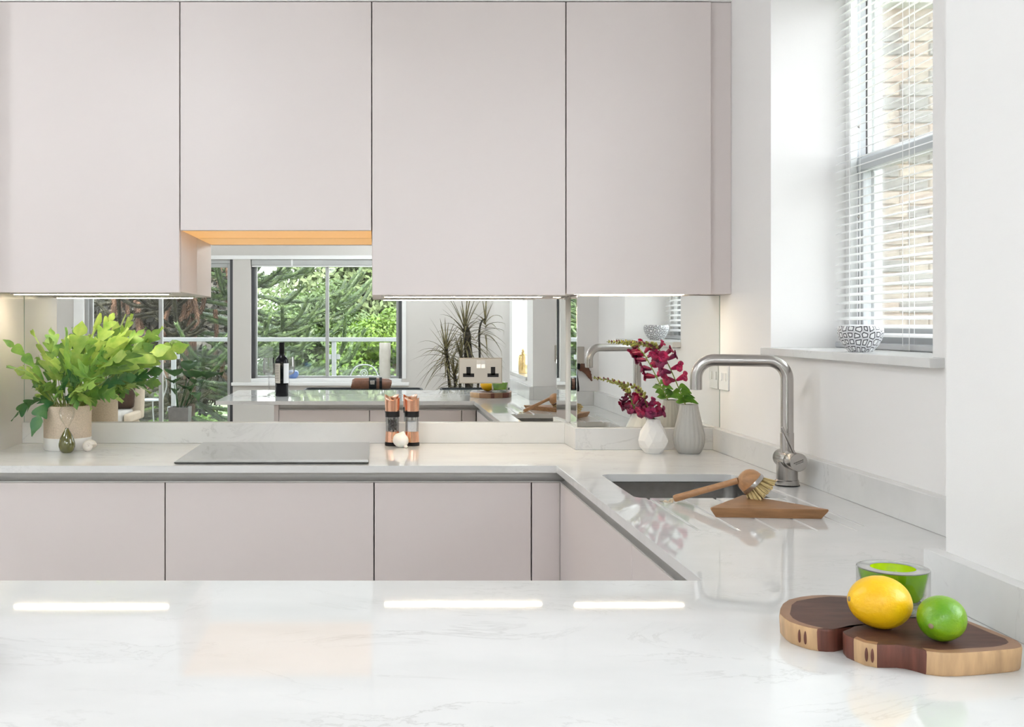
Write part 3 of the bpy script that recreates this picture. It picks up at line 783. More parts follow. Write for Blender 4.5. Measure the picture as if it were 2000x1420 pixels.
# mirror splashback -------------------------------------------------
MR = thing('mirror_splashback', 'large mirrored splashback between the worktop upstand and the wall units', 'mirror', (0, 3.57, 0.98))
part('mirror_panel', box(-1.1935, 0.6475, 3.570, 3.5762, 0.9805, 1.6048), M['mirror'], MR, bev=0.0008)
part('mirror_panel', MB().prism([(0.6490, 3.3872), (0.6552, 3.3872), (0.6620, 3.5695), (0.6558, 3.5695)], 0.9805, 1.4055), M['mirror'], MR, bev=0.0008)
part('mirror_panel', box(0.6490, 1.1085, 3.3800, 3.3862, 0.9805, 1.4055), M['mirror'], MR, bev=0.0008)
part('edge_seal', MB().box(1.1086, 1.1099, 3.3795, 3.3864, 0.981, 1.405), M['mirredge'], MR)
part('edge_seal', MB().box(-1.1949, -1.1936, 3.5695, 3.5762, 0.981, 1.409), M['mirredge'], MR)

# double socket on the mirror --------------------------------------
SO = thing('double_socket', 'brushed nickel double wall socket mounted on the mirror', 'socket', (0.357, 3.57, 1.155))
pl = MB().loft([[(0.357 + sx * a, y, 1.155 + sz * b) for sx, sz in ((-1, -1), (1, -1), (1, 1), (-1, 1))] for a, b, y in ((0.0735, 0.0435, 3.5698), (0.0735, 0.0435, 3.5648), (0.0705, 0.0405, 3.5618))])
part('plate', pl, M['nickel'], SO, smooth=20)
for sx in (-0.0405, 0.0425):
    tt = MB().box(0.357 + sx - 0.0075, 0.357 + sx + 0.0075, 3.5609, 3.5617, 1.140, 1.168).box(0.357 + sx - 0.019, 0.357 + sx + 0.019, 3.5609, 3.5617, 1.1335, 1.1458)
    ins = part('socket_insert', tt, M['black'], SO)
for sx in (-0.0075, 0.0075):
    part('rocker_switch', MB().loft([[(0.358 + sx - 0.0068, y, z) for y, z in ((3.5617, 1.164), (3.5617, 1.190), (3.5585, 1.190), (3.560, 1.177), (3.5575, 1.164))],
                                     [(0.358 + sx + 0.0068, y, z) for y, z in ((3.5617, 1.164), (3.5617, 1.190), (3.5585, 1.190), (3.560, 1.177), (3.5575, 1.164))]]), M['alu'], SO, smooth=0)
# switch by the window wall corner
SW = thing('wall_switch', 'white two gang switch plate on the window wall beside the mirror edge', 'switch', (1.11, 3.33, 1.146))
part('plate', box(1.104, 1.1098, 3.288, 3.374, 1.103, 1.189), M['whitegloss'], SW, bev=0.002)
for yy in (3.310, 3.352):
    part('rocker', box(1.1015, 1.1041, yy - 0.010, yy + 0.010, 1.133, 1.159), M['white'], SW, bev=0.001)

# the socket and hanging things on the step of the window wall (seen in the mirror)
t = thing('single_socket', 'grey wall socket with a black plug on the step face beside the worktop end', 'socket', (1.0, 1.545, 1.155))
part('plate', box(0.955, 1.037, 1.5452, 1.552, 1.112, 1.200), M['nickel'], t, bev=0.002)
part('plug', MB().box(0.968, 1.012, 1.552, 1.58, 1.09, 1.118), M['black'], t, bev=0.004)
part('flex', MB().tube(bez([(0.99, 1.575, 1.09), (0.992, 1.577, 1.06), (1.0, 1.574, 1.0), (1.0, 1.572, 0.985), (1.0, 1.5725, 0.98)], 14), 0.008, 8), M['black'], t)
t = thing('leather_pouch', 'small crumpled brown leather pouch hooked beside the grey wall socket', 'pouch', (1.04, 1.545, 1.10))
hk = MB().tube([(1.035, 1.5455, 1.112), (1.035, 1.562, 1.112), (1.035, 1.566, 1.118)], 0.002, 6)
part('hook', hk, M['steel'], t)
pz = MB()
pts = bez([(1.005, 1.562, 1.098), (1.03, 1.562, 1.096), (1.05, 1.56, 1.078), (1.062, 1.558, 1.055), (1.074, 1.558, 1.030)], 14)
pz.tube(pts, [0.012, 0.016, 0.018, 0.019, 0.019, 0.018, 0.017, 0.016, 0.015, 0.013, 0.012, 0.010, 0.007, 0.005, 0.003], 10, star=0.12)
pz.xf(lambda p: (p.x, 1.5475 + (p.y - 1.541) * 0.6, p.z))
part('body', pz, M['leather'], t)

# ================================================================== THINGS ON THE WORKTOP
ZT = 0.9102
# ---- mixer tap
TP = thing('mixer_tap', 'brushed steel mixer tap with square-bent spout standing behind the sink', 'tap', (1.031, 2.628, ZT))
cx, cyy = 1.031, 2.628
part('base', MB().lathe([(0.0, 0), (0.0295, 0), (0.0295, 0.002), (0.0282, 0.003), (0.0285, 0.013), (0.0272, 0.0145), (0.0255, 0.0150), (0.0253, 0.060), (0.020, 0.063), (0.0, 0.063)], (cx, cyy, ZT), 36), M['steel'], TP)
part('base_ring', MB().lathe([(0.0296, 0.0), (0.0300, 0.0005), (0.0300, 0.0022), (0.0296, 0.0026)], (cx, cyy, ZT), 36, None, False, False), M['black'], TP)
tip = Vector((0.826, 2.703, 0)); dv = (tip - Vector((cx, cyy, 0))); L = dv.length; dv.normalize()
R = 0.046; zt = 1.2215
pp = [Vector((cx, cyy, 0.985)), Vector((cx, cyy, 1.06)), Vector((cx, cyy, zt - R))]
for k in range(1, 11):
    a = PI / 2 * k / 10
    pp.append(Vector((cx, cyy, 0)) + dv * (R - R * math.cos(a)) + Vector((0, 0, zt - R + R * math.sin(a))))
for k in range(0, 11):
    a = PI / 2 * k / 10
    pp.append(Vector((cx, cyy, 0)) + dv * (L - R + R * math.sin(a)) + Vector((0, 0, zt - R + R * math.cos(a))))
pp.append(Vector((cx, cyy, 0)) + dv * L + Vector((0, 0, 1.155)))
part('spout', MB().tube(pp, 0.0152, 28), M['steel'], TP)
part('aerator', MB().lathe([(0.0, -0.0005), (0.0125, -0.0005), (0.0152, 0.0), (0.0153, 0.011), (0.0, 0.011)], (cx + dv.x * L, cyy + dv.y * L, 1.145), 24), M['steel'], TP)
part('riser_collar', MB().lathe([(0.0, 0), (0.0165, 0), (0.0165, 0.055), (0.0155, 0.056), (0.0, 0.056)], (cx, cyy, 0.986), 28), M['steel'], TP)
ax = Vector((0.03, -1.0, 0)).normalized()
cc = Vector((cx, cyy, 0.976))
part('mixer_body', MB().tube([cc - ax * 0.036, cc - ax * 0.034, cc + ax * 0.030], [0.0215, 0.0225, 0.0225], 36), M['steel'], TP)
part('lever_barrel', MB().tube([cc + ax * 0.0305, cc + ax * 0.0315, cc + ax * 0.066, cc + ax * 0.068], [0.0222, 0.0227, 0.0227, 0.0215], 36), M['steel'], TP)
lv0 = cc + ax * 0.052 + Vector((-0.004, -0.003, 0.018)); lv1 = lv0 + Vector((-0.030, 0.004, 0.067))
part('lever', MB().tube([lv0, lv0 + (lv1 - lv0) * 0.97, lv1], [0.0036, 0.0036, 0.0030], 12), M['steel'], TP)
# worn two-line engraving on the end disc (too worn to read: a slanting row of small marks over a shorter one)
eng = MB()
e0 = cc + ax * 0.0681
ex = Vector((1.0, 0.03, 0)).normalized(); ez = Vector((0, 0, 1))
ux = (ex * 0.93 + ez * 0.36); uz = (ez * 0.93 - ex * 0.36)
def mark(u, v, wu, hv):
    c = e0 + ux * u + uz * v
    q = [c - ux * wu - uz * hv, c + ux * wu - uz * hv, c + ux * wu + uz * hv, c - ux * wu + uz * hv]
    eng.loft([[p for p in q], [p + ax * 0.0003 for p in q]])
for k, u in enumerate((-0.0115, -0.0088, -0.0058, -0.003, 0.0, 0.003, 0.006, 0.0088, 0.0116)):
    mark(u, 0.0022, 0.0009, 0.0011 if k % 2 else 0.0015); mark(u + 0.0009, 0.0030, 0.0005, 0.0005)
for k, u in enumerate((-0.008, -0.0052, -0.0022, 0.0012, 0.0042, 0.0072, 0.0100)):
    mark(u, -0.0018, 0.0010, 0.0008 if k % 3 else 0.0012)
part('engraving', eng, pm('engraving', (0.16, 0.14, 0.13), rough=0.5, metal=0.6, var=0.1), TP, label='worn dark engraved marks in two slanting rows')

# ---- triangular wooden board
TB = thing('triangular_board', 'small triangular oak board lying on the drainer grooves beside the sink', 'board', (0.82, 2.24, ZT))
A = (0.698, 2.190); B = (0.940, 2.168); C_ = (0.826, 2.357)
cen = ((A[0] + B[0] + C_[0]) / 3, (A[1] + B[1] + C_[1]) / 3)
def tri(sc, z):
    pts = []
    V = [A, B, C_]
    for i in range(3):
        p = Vector(V[i]); a = Vector(V[i - 1]); b = Vector(V[(i + 1) % 3])
        c = Vector(cen)
        q = lambda x: c + (x - c) * sc
        pts += [q(p + (a - p).normalized() * 0.004), q(p + (b - p).normalized() * 0.004)]
    return [(p.x, p.y, z) for p in pts]
part('board', MB().loft([tri(0.90, ZT), tri(0.985, ZT + 0.014), tri(1.0, ZT + 0.017), tri(1.0, ZT + 0.0195), tri(0.992, ZT + 0.0205)]), M['oak'], TB, smooth=25)
# ---- dish brush
DB = thing('dish_brush', 'round wooden dish brush with pale bristles and rope loop leaning on the oak board', 'brush', (0.79, 2.33, ZT))
hc = Vector((0.826, 2.312, 0.967))
bd = Vector((0.70, -0.22, -0.68)).normalized()
up = Vector((0, 0, 1)); bs = bd.cross(up).normalized(); bt = bs.cross(bd)
def bp_(r, a, h): return hc + bs * (r * math.cos(a)) + bt * (r * math.sin(a)) + bd * h
dome = []
for r, h in ((0.004, -0.0262), (0.012, -0.0245), (0.019, -0.020), (0.0245, -0.013), (0.0272, -0.005), (0.0278, 0.002), (0.0272, 0.006), (0.0265, 0.009), (0.0, 0.009)):
    dome.append([bp_(max(r, 0.0002), 2 * PI * k / 32, h) for k in range(32)])
part('head', MB().loft(dome), M['beech'], DB, label='rounded beech head')
part('band', MB().loft([[bp_(r, 2 * PI * k / 32, h) for k in range(32)] for r, h in ((0.0272, 0.0035), (0.0284, 0.0035), (0.0288, 0.0085), (0.0284, 0.0125), (0.0268, 0.0125))], True, False, False), M['steel'], DB, label='metal band')
br = MB()
for k in range(58):
    rr = math.sqrt((k + 0.5) / 58) * 0.0232; a = k * 2.39996
    for j in range(5):
        a2 = a + (j - 2) * 0.03 + random.uniform(-1, 1) * 0.03; r2 = max(0.0003, rr + random.uniform(-0.0010, 0.0010))
        p0 = bp_(r2, a2, 0.008)
        ln = 0.041 + random.uniform(-0.003, 0.002) - 0.004 * (rr / 0.0232) ** 2
        p1 = bp_(r2 * (1.72 + random.uniform(-.03, .03)), a2, ln)
        if p1.z < ZT + 0.0212:
            t_ = (p0.z - ZT - 0.0212) / max(1e-6, p0.z - p1.z); p1 = p0 + (p1 - p0) * t_
        br.tube([p0, p0.lerp(p1, .5), p1], [0.0006, 0.0008, 0.0009], 5)
part('bristles', br, M['bristle'], DB, kind='stuff', smooth=0)
he = Vector((0.676, 2.375, ZT + 0.0085)); hs = hc - bd * 0.006 + Vector((-0.022, 0.0, -0.002))
part('handle', MB().tube([hs, hs + (he - hs) * 0.25, hs + (he - hs) * 0.7, hs + (he - hs) * 0.97, he], [0.0072, 0.0068, 0.0078, 0.0082, 0.0070], 14), M['beech'], DB)
rp = []
dh = (he - hs).normalized(); sd_ = dh.cross(Vector((0, 0, 1))).normalized()
for k in range(41):
    u = k / 40
    a = 2 * PI * u
    rp.append(he + dh * (0.004 + 0.018 * (1 - math.cos(a)) / 2) + sd_ * (0.0075 * math.sin(a)) + Vector((0, 0, -0.0045 + 0.004 * math.sin(2 * a))))
rope = MB().tube(rp, 0.0026, 8)
rope.ell(he + dh * 0.020 + Vector((0, 0, -0.0028)), (0.0056, 0.0058, 0.0052), 10, 7)
rope.ell(he + dh * 0.028 + Vector((0, 0.001, -0.0033)), (0.0048, 0.0055, 0.0048), 10, 7)
rope.tube([he + dh * 0.028 + Vector((0, 0, -0.003)), he + dh * 0.036 + Vector((0, 0.004, -0.005))], 0.002, 6)
for q in rope.v:
    if q.z < ZT: q.z = ZT
part('rope_loop', rope, M['cotton'], DB, label='knotted cotton rope loop')

# ---- vases with snapdragons
VW = thing('bud_vase', 'squat white faceted bud vase beside the grey one', 'vase', (0.870, 3.283, ZT))
def facet(rows, n, c, tw=0.5):
    m = MB(); rings = []
    for j, (r, z) in enumerate(rows):
        off = (j % 2) * PI / n + j * tw * PI / n * 0.0
        q = lambda k: r * (1 + (0.045 if (k + j) % 2 else -0.045) * (0 < j < 5))
        rings.append([(c[0] + q(k) * math.cos(2 * PI * k / n + off), c[1] + q(k) * math.sin(2 * PI * k / n + off), c[2] + z) for k in range(n)])
    vs = [p for r in rings for p in r]; fs = []
    for j in range(len(rows) - 1):
        for k in range(n):
            a = j * n + k; b = j * n + (k + 1) % n; c2 = (j + 1) * n + k; d = (j + 1) * n + (k + 1) % n
            if j % 2 == 0: fs += [(a, b, c2), (b, d, c2)]
            else: fs += [(a, d, c2), (a, b, d)]
    fs.append(tuple(range(n - 1, -1, -1)))
    fs.append(tuple(range((len(rows) - 1) * n, len(rows) * n)))
    m.add(vs, fs)
    return m
rows = [(0.026, 0.0), (0.0405, 0.018), (0.0455, 0.040), (0.0385, 0.068), (0.0235, 0.0945), (0.0190, 0.107), (0.0160, 0.1072), (0.0150, 0.085), (0.022, 0.06), (0.001, 0.055)]
vw = facet(rows, 10, (0.870, 3.283, ZT))
part('body', vw, M['vasewhite'], VW, smooth=8)
VG = thing('bud_vase', 'taller grey fluted bud vase between the white one and the tap', 'vase', (0.981, 3.283, ZT))
def flute(a, z): return 1 + 0.035 * (abs(math.cos(a * 10)) - 0.5)
prof = [(0.0, 0.0), (0.031, 0.0), (0.037, 0.006), (0.0440, 0.022), (0.0478, 0.042), (0.0468, 0.060), (0.0405, 0.088), (0.0335, 0.117), (0.0292, 0.138), (0.0268, 0.152), (0.0245, 0.1525), (0.0235, 0.145), (0.035, 0.10), (0.0, 0.09)]
part('body', MB().lathe(prof, (0.981, 3.283, ZT), 80, flute), M['vasegrey'], VG, smooth=30)

def floret(mb, p, d, s, rnd):
    # tubular snapdragon flower: a throat and five ruffled lobes
    d = Vector(d).normalized()
    a = d.cross(Vector((0, 0, 1)))
    if a.length < 0.1: a = Vector((1, 0, 0))
    a.normalize(); b = a.cross(d)
    mb.tube([p, p + d * s * 0.5, p + d * s * 0.85], [s * 0.14, s * 0.26, s * 0.30], 8)
    q = p + d * s * 0.8
    for k, ang in enumerate((0.45, -0.45, PI * 0.72, PI, PI * 1.28)):
        dirv = (b * math.cos(ang) + a * math.sin(ang))
        out_ = (dirv * 0.75 + d * (0.55 if k < 2 else 0.35)).normalized()
        side = d.cross(dirv).normalized()
        Ls, Rs, Ms = [], [], []
        for t, wd in ((0, 0.12), (0.3, 0.30), (0.65, 0.36), (0.9, 0.24), (1.0, 0.10)):
            c = q + out_ * (s * 0.62 * t) + d * (s * (0.16 * math.sin(t * 2.6) - (0.30 * t * t if k >= 2 else 0.05 * t)))
            rf = s * 0.05 * math.sin(t * 9 + rnd)
            Ls.append(c - side * s * wd + d * rf); Rs.append(c + side * s * wd - d * rf); Ms.append(c + d * s * 0.05)
        mb.strip(Ls, Rs, Ms)
    mb.ell(q + d * s * 0.08, (s * 0.24, s * 0.24, s * 0.2), 8, 6)
def snapdragon(name, label, path, flowers, mats, bud_from, leaf_ts, group='snapdragon stems in the vases'):
    pts = bez(path, 40)
    T = thing(name, label, 'flower', tuple(pts[0]), group)
    part('stem', MB().tube(pts, [0.0022 - 0.0012 * i / 40 for i in range(41)], 7), M['stem'], T)
    rnd = random.Random(hash(len(label)) % 100)
    def at(u):
        i = min(39, int(u * 40)); return pts[i], (pts[min(40, i + 1)] - pts[max(0, i - 1)]).normalized()
    for u, dx, dy, dz, s in flowers:
        p, d = at(u)
        m = MB(); dd = Vector((dx, dy, dz)).normalized()
        m2 = MB().tube([p, p + dd * 0.006], 0.0009, 5)
        floret(m, p + dd * 0.005, dd, s, rnd.uniform(0, 6))
        part('flower', m, mats[rnd.randrange(len(mats))], T)
        part('calyx', MB().tube([p, p + dd * 0.004, p + dd * 0.009], [0.0008, 0.0028, 0.0035], 7), M['stem'], T)
    nb = 42
    for k in range(nb):
        u = bud_from + (0.995 - bud_from) * k / (nb - 1)
        p, d = at(u)
        a = k * 2.4
        sdv = d.cross(Vector((0, 0, 1))).normalized(); uv = sdv.cross(d)
        o = sdv * math.cos(a) + uv * math.sin(a)
        s = 0.0082 * (1 - 0.60 * k / nb)
        m = MB().ell((0, 0, 0), (s * 0.62, s * 0.62, s), 8, 6)
        q = (o * 0.85 + d * 0.5).normalized().to_track_quat('Z', 'X').to_matrix()
        m.xf(lambda v: q @ v + p + o * (s * 0.85))
        part('bud', m, M['budred'] if (k % 5 == 2 or k < 3) else M['bud'], T)
    for u, dx, dy, dz, ln in leaf_ts:
        p, d = at(u); dd = Vector((dx, dy, dz)).normalized(); sdv = dd.cross(Vector((0.2, 1, 0.3))).normalized()
        Ls, Rs, Ms = [], [], []
        for j in range(9):
            t = j / 8; wv = ln * 0.27 * math.sin(PI * min(1, t * 0.93 + 0.04)) + 0.0004
            c = p + dd * (ln * t) + Vector((0, 0, -ln * 0.35 * t * t)) + sdv * (ln * 0.08 * math.sin(5 * t))
            Ls.append(c - sdv * wv + Vector((0, 0, wv * 0.4))); Rs.append(c + sdv * wv + Vector((0, 0, wv * 0.4))); Ms.append(c)
        part('leaf', MB().strip(Ls, Rs, Ms), M['sleaf'], T)
    return T
g = lambda px, py, d: ((px - 733) * d / 2050, d, 1.315 - (py - 632) * d / 2050)
snapdragon('snapdragon', 'tall crimson snapdragon stem leaning left out of the grey bud vase',
           [(0.984, 3.285, 1.018), (0.972, 3.283, 1.055), (0.944, 3.272, 1.118), (0.912, 3.262, 1.185), (0.888, 3.256, 1.224), (0.862, 3.25, 1.247), (0.822, 3.246, 1.2525), (0.775, 3.243, 1.2545)],
           [(0.33, .7, -.7, .5, .030), (0.335, -1, -.5, .15, .034), (0.375, -1, -.1, .2, .032), (0.41, .6, -.8, .3, .031), (0.45, -.8, -.6, .1, .034), (0.475, .9, -.2, .6, .028),
            (0.50, -.4, -.9, .2, .032), (0.54, .7, -.3, .8, .026), (0.565, -.9, -.4, -.1, .030), (0.60, -.7, -.5, -.3, .028), (0.63, .4, -.4, .9, .020), (0.66, -.5, -.6, -.6, .022)],
           [M['crimson'], M['crimson'], M['plum']], 0.66,
           [(0.175, .8, -.4, .35, .044), (0.18, -1, -.3, .4, .036), (0.19, .3, -1, .5, .036), (0.20, .9, -.3, .6, .040), (0.21, -.8, -.6, .6, .036), (0.23, .5, -.8, .4, .038), (0.25, 1, .1, .3, .038), (0.22, -.2, .9, .5, .034), (0.26, -.9, -.4, .3, .034), (0.28, .8, -.6, .3, .036), (0.29, -.3, -1, .2, .030), (0.24, -1, .4, .2, .034)])
snapdragon('snapdragon', 'short plum snapdragon stem drooping left out of the white bud vase',
           [(0.870, 3.283, 0.985), (0.868, 3.283, 1.018), (0.856, 3.281, 1.040), (0.842, 3.280, 1.078), (0.826, 3.277, 1.105), (0.797, 3.272, 1.122), (0.758, 3.268, 1.130), (0.724, 3.265, 1.136)],
           [(0.19, .9, -.4, .5, .034), (0.22, -.3, -.9, .35, .034), (0.24, .8, -.5, .9, .032), (0.27, -.9, -.3, .2, .034), (0.30, .5, -.3, 1, .030), (0.33, -.8, -.5, -.2, .032),
            (0.37, .5, -.7, .6, .024), (0.42, -.8, -.3, -.5, .024), (0.17, -.8, .5, .4, .030), (0.46, -.4, -.6, -.6, .020)],
           [M['plum'], M['plum'], M['crimson']], 0.44, [(0.14, .4, -.9, .2, .02)])

# ---- pepper mills and garlic
def mill(label, x, y, fill):
    t = thing('spice_mill', label, 'mill', (x, y, ZT), 'copper spice mills')
    c = (x, y, ZT)
    part('foot', MB().lathe([(0.0, 0), (0.0245, 0), (0.0255, 0.002), (0.0248, 0.012), (0.0, 0.012)], c, 32), M['black'], t)
    part('copper_base', MB().lathe([(0.0, 0.0121), (0.0243, 0.0121), (0.0240, 0.020), (0.0226, 0.040), (0.0223, 0.047), (0.0, 0.047)], c, 32), M['copper'], t)
    part('glass_jar', MB().lathe([(0.0221, 0.0471), (0.0225, 0.095), (0.0205, 0.095), (0.0200, 0.0475)], c, 32, None, False, False), M['clear'], t)
    if fill == 'pepper':
        m = MB(); rr = random.Random(3)
        for k in range(260):
            a = rr.uniform(0, 2 * PI); q = 0.0142 if k % 3 else rr.uniform(0, 0.0142); z = 0.0495 + 0.037 * rr.random()
            m.ell((x + q * math.cos(a), y + q * math.sin(a), ZT + z), (0.0024, 0.0023, 0.0023), 6, 4)
        part('peppercorns', m, pm('peppercorn', (0.022, 0.017, 0.014), rough=0.7, var=0.5, vscale=200), t, kind='stuff')
    else:
        part('salt', MB().lathe([(0.0, 0.0475), (0.0192, 0.0475), (0.0192, 0.076), (0.016, 0.080), (0.0, 0.082)], c, 24), pm('salt_grain', (0.85, 0.85, 0.86), rough=0.8, var=0.15, vscale=300, bump=0.6, bscale=400), t, kind='stuff')
    part('spindle', MB().tube([(x, y, ZT + 0.083), (x, y, ZT + 0.0955)], 0.003, 8), M['steel'], t)
    part('black_collar', MB().lathe([(0.0, 0.0951), (0.0238, 0.0951), (0.0240, 0.114), (0.0, 0.114)], c, 32), M['black'], t)
    rings = []
    N = 36
    for r, z, am in ((0.0238, 0.1142, 0), (0.0243, 0.138, 0.0), (0.0250, 0.154, 0.005), (0.0244, 0.1545, 0.005), (0.0185, 0.150, 0.004), (0.0100, 0.147, 0.002), (0.0005, 0.1465, 0)):
        rings.append([(x + r * math.cos(2 * PI * k / N), y + r * math.sin(2 * PI * k / N), ZT + z + am * math.cos(2 * (2 * PI * k / N) + 0.5)) for k in range(N)])
    part('copper_cap', MB().loft(rings), M['copper'], t)
    return t
mill('copper and glass mill filled with black peppercorns', 0.057, 3.487, 'pepper')
mill('copper and glass mill filled with white salt', 0.1215, 3.487, 'salt')
gl = MB()
gc = (0.083, 3.432, ZT + 0.0235)
def gfn(p, a, ph):
    k = 1 + 0.05 * abs(math.cos(a * 3.5)) * math.sin(ph) - 0.03
    z = p.z
    if ph < 0.5: z += 0.010 * (0.5 - ph) / 0.5
    return Vector((p.x * k, p.y * k, max(z, -0.0232)))
GA = thing('garlic_bulb', 'white garlic bulb leaning in front of the copper mills', 'garlic', (0.083, 3.432, ZT))
part('bulb', MB().ell(gc, (0.0262, 0.0255, 0.0238), 28, 16, Euler((0.35, 0.30, 0)), gfn).xf(lambda p: (p.x, p.y, max(p.z, ZT + 0.0002))), M['garlic'], GA)
part('root_tuft', MB().ell((0.099, 3.412, ZT + 0.005), (0.0065, 0.0055, 0.005), 10, 6), M['garlic'], GA)

# ---- potted fern
FX, FY = -0.995, 3.395
FP = thing('potted_fern', 'bushy light green fern in a two-tone stoneware pot by the end panel', 'plant', (FX, FY, ZT))
c = (FX, FY, ZT)
part('pot', MB().lathe([(0.0, 0.0), (0.072, 0.0), (0.0745, 0.003), (0.0748, 0.0395)], c, 48, None, True, False), M['glaze'], FP, label='white glazed lower band of the pot')
part('pot_upper', MB().lathe([(0.0748, 0.0395), (0.0750, 0.138), (0.0738, 0.141), (0.0705, 0.141), (0.0695, 0.125)], c, 48, None, False, False), M['speckle'], FP, label='speckled beige upper band of the pot')
part('soil', MB().lathe([(0.0, 0.118), (0.0694, 0.118), (0.0694, 0.124), (0.0, 0.128)], c, 32), M['soil'], FP)
def frond(base, tip, sag, w0, lobes, mat, name='frond', stemfrac=0.32, par=None, roll=0.0):
    base = Vector(base); tip = Vector(tip)
    mid = base.lerp(tip, 0.5) + Vector((0, 0, sag))
    N = lobes * 7
    def P(u): return base * (1 - u) ** 2 + mid * (2 * u * (1 - u)) + tip * u * u
    def D(u): return ((mid - base) * (2 * (1 - u)) + (tip - mid) * (2 * u)).normalized()
    def lim(p):
        p = Vector(p)
        p.y = min(p.y, 3.556); p.x = max(p.x, -1.186); p.z = max(p.z, ZT + 0.004)
        return p
    st = MB().tube([lim(P(stemfrac * k / 6)) for k in range(7)], 0.0012, 5)
    Ls, Rs, Ms = [], [], []
    hor = (tip - base); hor.z = 0
    s0 = Vector((-hor.y, hor.x, 0))
    if s0.length < 1e-4: s0 = Vector((1, 0, 0))
    s0.normalize()
    for k in range(N + 1):
        t = k / N; u = stemfrac + (1 - stemfrac) * t
        d = D(u); s = (s0 - d * s0.dot(d)).normalized(); nrm = s.cross(d)
        s = (s * math.cos(roll) + nrm * math.sin(roll)).normalized(); nrm = s.cross(d)
        env = min(1.0, 0.45 + 1.6 * t) * (1.0 if t < 0.62 else max(0.0, 1 - ((t - 0.62) / 0.38) ** 1.6))
        ph = (t * lobes) % 1.0
        lob = 0.24 + 0.76 * math.sin(PI * ph) ** 1.1
        if t > 1 - 0.9 / lobes: lob = max(lob, 0.70)
        wv = w0 * env * lob + 0.0008
        fw = d * (w0 * (0.75 * math.sin(PI * ph) if t < 1 - 0.9 / lobes else 0.1))
        rf = nrm * (w0 * 0.22 * math.sin(t * lobes * 2.1 + roll * 5))
        p = P(u)
        Ms.append(lim(p)); Ls.append(lim(p - s * wv + nrm * wv * 0.25 + fw + rf)); Rs.append(lim(p + s * wv + nrm * wv * 0.25 + fw - rf))
    o = part(name, MB().strip(Ls, Rs, Ms), mat, par)
    part('leaf_stem', st, M['stem'], o)
    return o
rf_ = random.Random(21)
tips = []
for (px, py, dd, w, mt) in (
    (62, 645, 3.33, .018, 'l'), (45, 715, 3.30, .020, 'l'), (28, 722, 3.36, .017, 'l'), (95, 660, 3.40, .020, 'm'), (128, 640, 3.36, .019, 'l'), (22, 822, 3.28, .020, 'd'),
    (62, 852, 3.27, .020, 'd'), (196, 612, 3.40, .024, 'l'), (222, 612, 3.44, .022, 'l'), (160, 628, 3.34, .024, 'l'), (180, 660, 3.28, .026, 'l'), (235, 650, 3.36, .028, 'l'),
    (300, 672, 3.33, .032, 'l'), (262, 655, 3.42, .030, 'l'), (285, 640, 3.45, .022, 'm'), (332, 678, 3.40, .028, 'l'), (105, 700, 3.26, .024, 'l'), (140, 690, 3.24, .026, 'm'),
    (170, 715, 3.22, .026, 'l'), (200, 735, 3.22, .024, 'm'), (228, 772, 3.24, .022, 'm'), (178, 800, 3.25, .024, 'l'), (120, 745, 3.23, .022, 'd'), (85, 755, 3.25, .022, 'm'),
    (70, 700, 3.42, .022, 'm'), (120, 670, 3.48, .022, 'm'), (205, 690, 3.30, .028, 'm'), (248, 712, 3.30, .026, 'm'), (265, 735, 3.36, .022, 'd'), (150, 765, 3.20, .022, 'l'),
    (232, 745, 3.45, .024, 'd'), (210, 660, 3.46, .026, 'm'), (172, 680, 3.46, .026, 'l'), (90, 690, 3.32, .026, 'l'), (60, 740, 3.44, .02, 'd'), (192, 770, 3.27, .02, 'm'),
    (112, 720, 3.30, .026, 'm'), (155, 735, 3.28, .026, 'd'), (245, 690, 3.26, .026, 'l'), (215, 715, 3.40, .026, 'm'), (135, 655, 3.44, .022, 'l'), (6, 664, 3.235, .013, 'm'), (13, 716, 3.215, .012, 'm'), (150, 800, 3.23, .016, 'm'), (105, 775, 3.24, .018, 'm'), (250, 640, 3.30, .024, 'l'), (185, 750, 3.20, .022, 'l'), (215, 640, 3.50, .022, 'm'), (240, 785, 3.36, .02, 'l'), (270, 690, 3.46, .026, 'm'), (100, 640, 3.45, .018, 'm')):
    tip = Vector(((px - 733) * dd / 2050, dd, 1.315 - (py - 632) * dd / 2050))
    a = math.atan2(tip.y - FY, tip.x - FX)
    b0 = Vector((FX + 0.045 * math.cos(a) * rf_.uniform(.2, 1), FY + 0.045 * math.sin(a) * rf_.uniform(.2, 1), ZT + 0.124))
    if mt == 'l' and rf_.random() < 0.22: mt = 'm'
    low = tip.z < ZT + 0.16
    frond(b0, tip, (0.09 if low else 0.05) + rf_.uniform(0, 0.03), w * 1.30, rf_.choice((3, 4, 4, 5)), M[{'l': 'fernl', 'm': 'fernm', 'd': 'fernd'}[mt]], par=FP, stemfrac=rf_.uniform(.30, .45) if not low else 0.25, roll=rf_.uniform(-1.35, 1.35))

for k in range(18):
    a = k * 2.399 + 0.4
    q = rf_.uniform(.085, .135)
    tip = (FX + q * math.cos(a), FY + q * math.sin(a) * .9, ZT + rf_.uniform(.135, .215))
    b0 = (FX + 0.05 * math.cos(a), FY + 0.05 * math.sin(a), ZT + 0.124)
    frond(b0, tip, 0.05 + rf_.uniform(0, .03), rf_.uniform(.016, .024), rf_.choice((2, 3, 4)), M[rf_.choice(('fernm', 'fernm', 'fernl', 'fernd'))], par=FP, stemfrac=.18, roll=rf_.uniform(-1.2, 1.2))
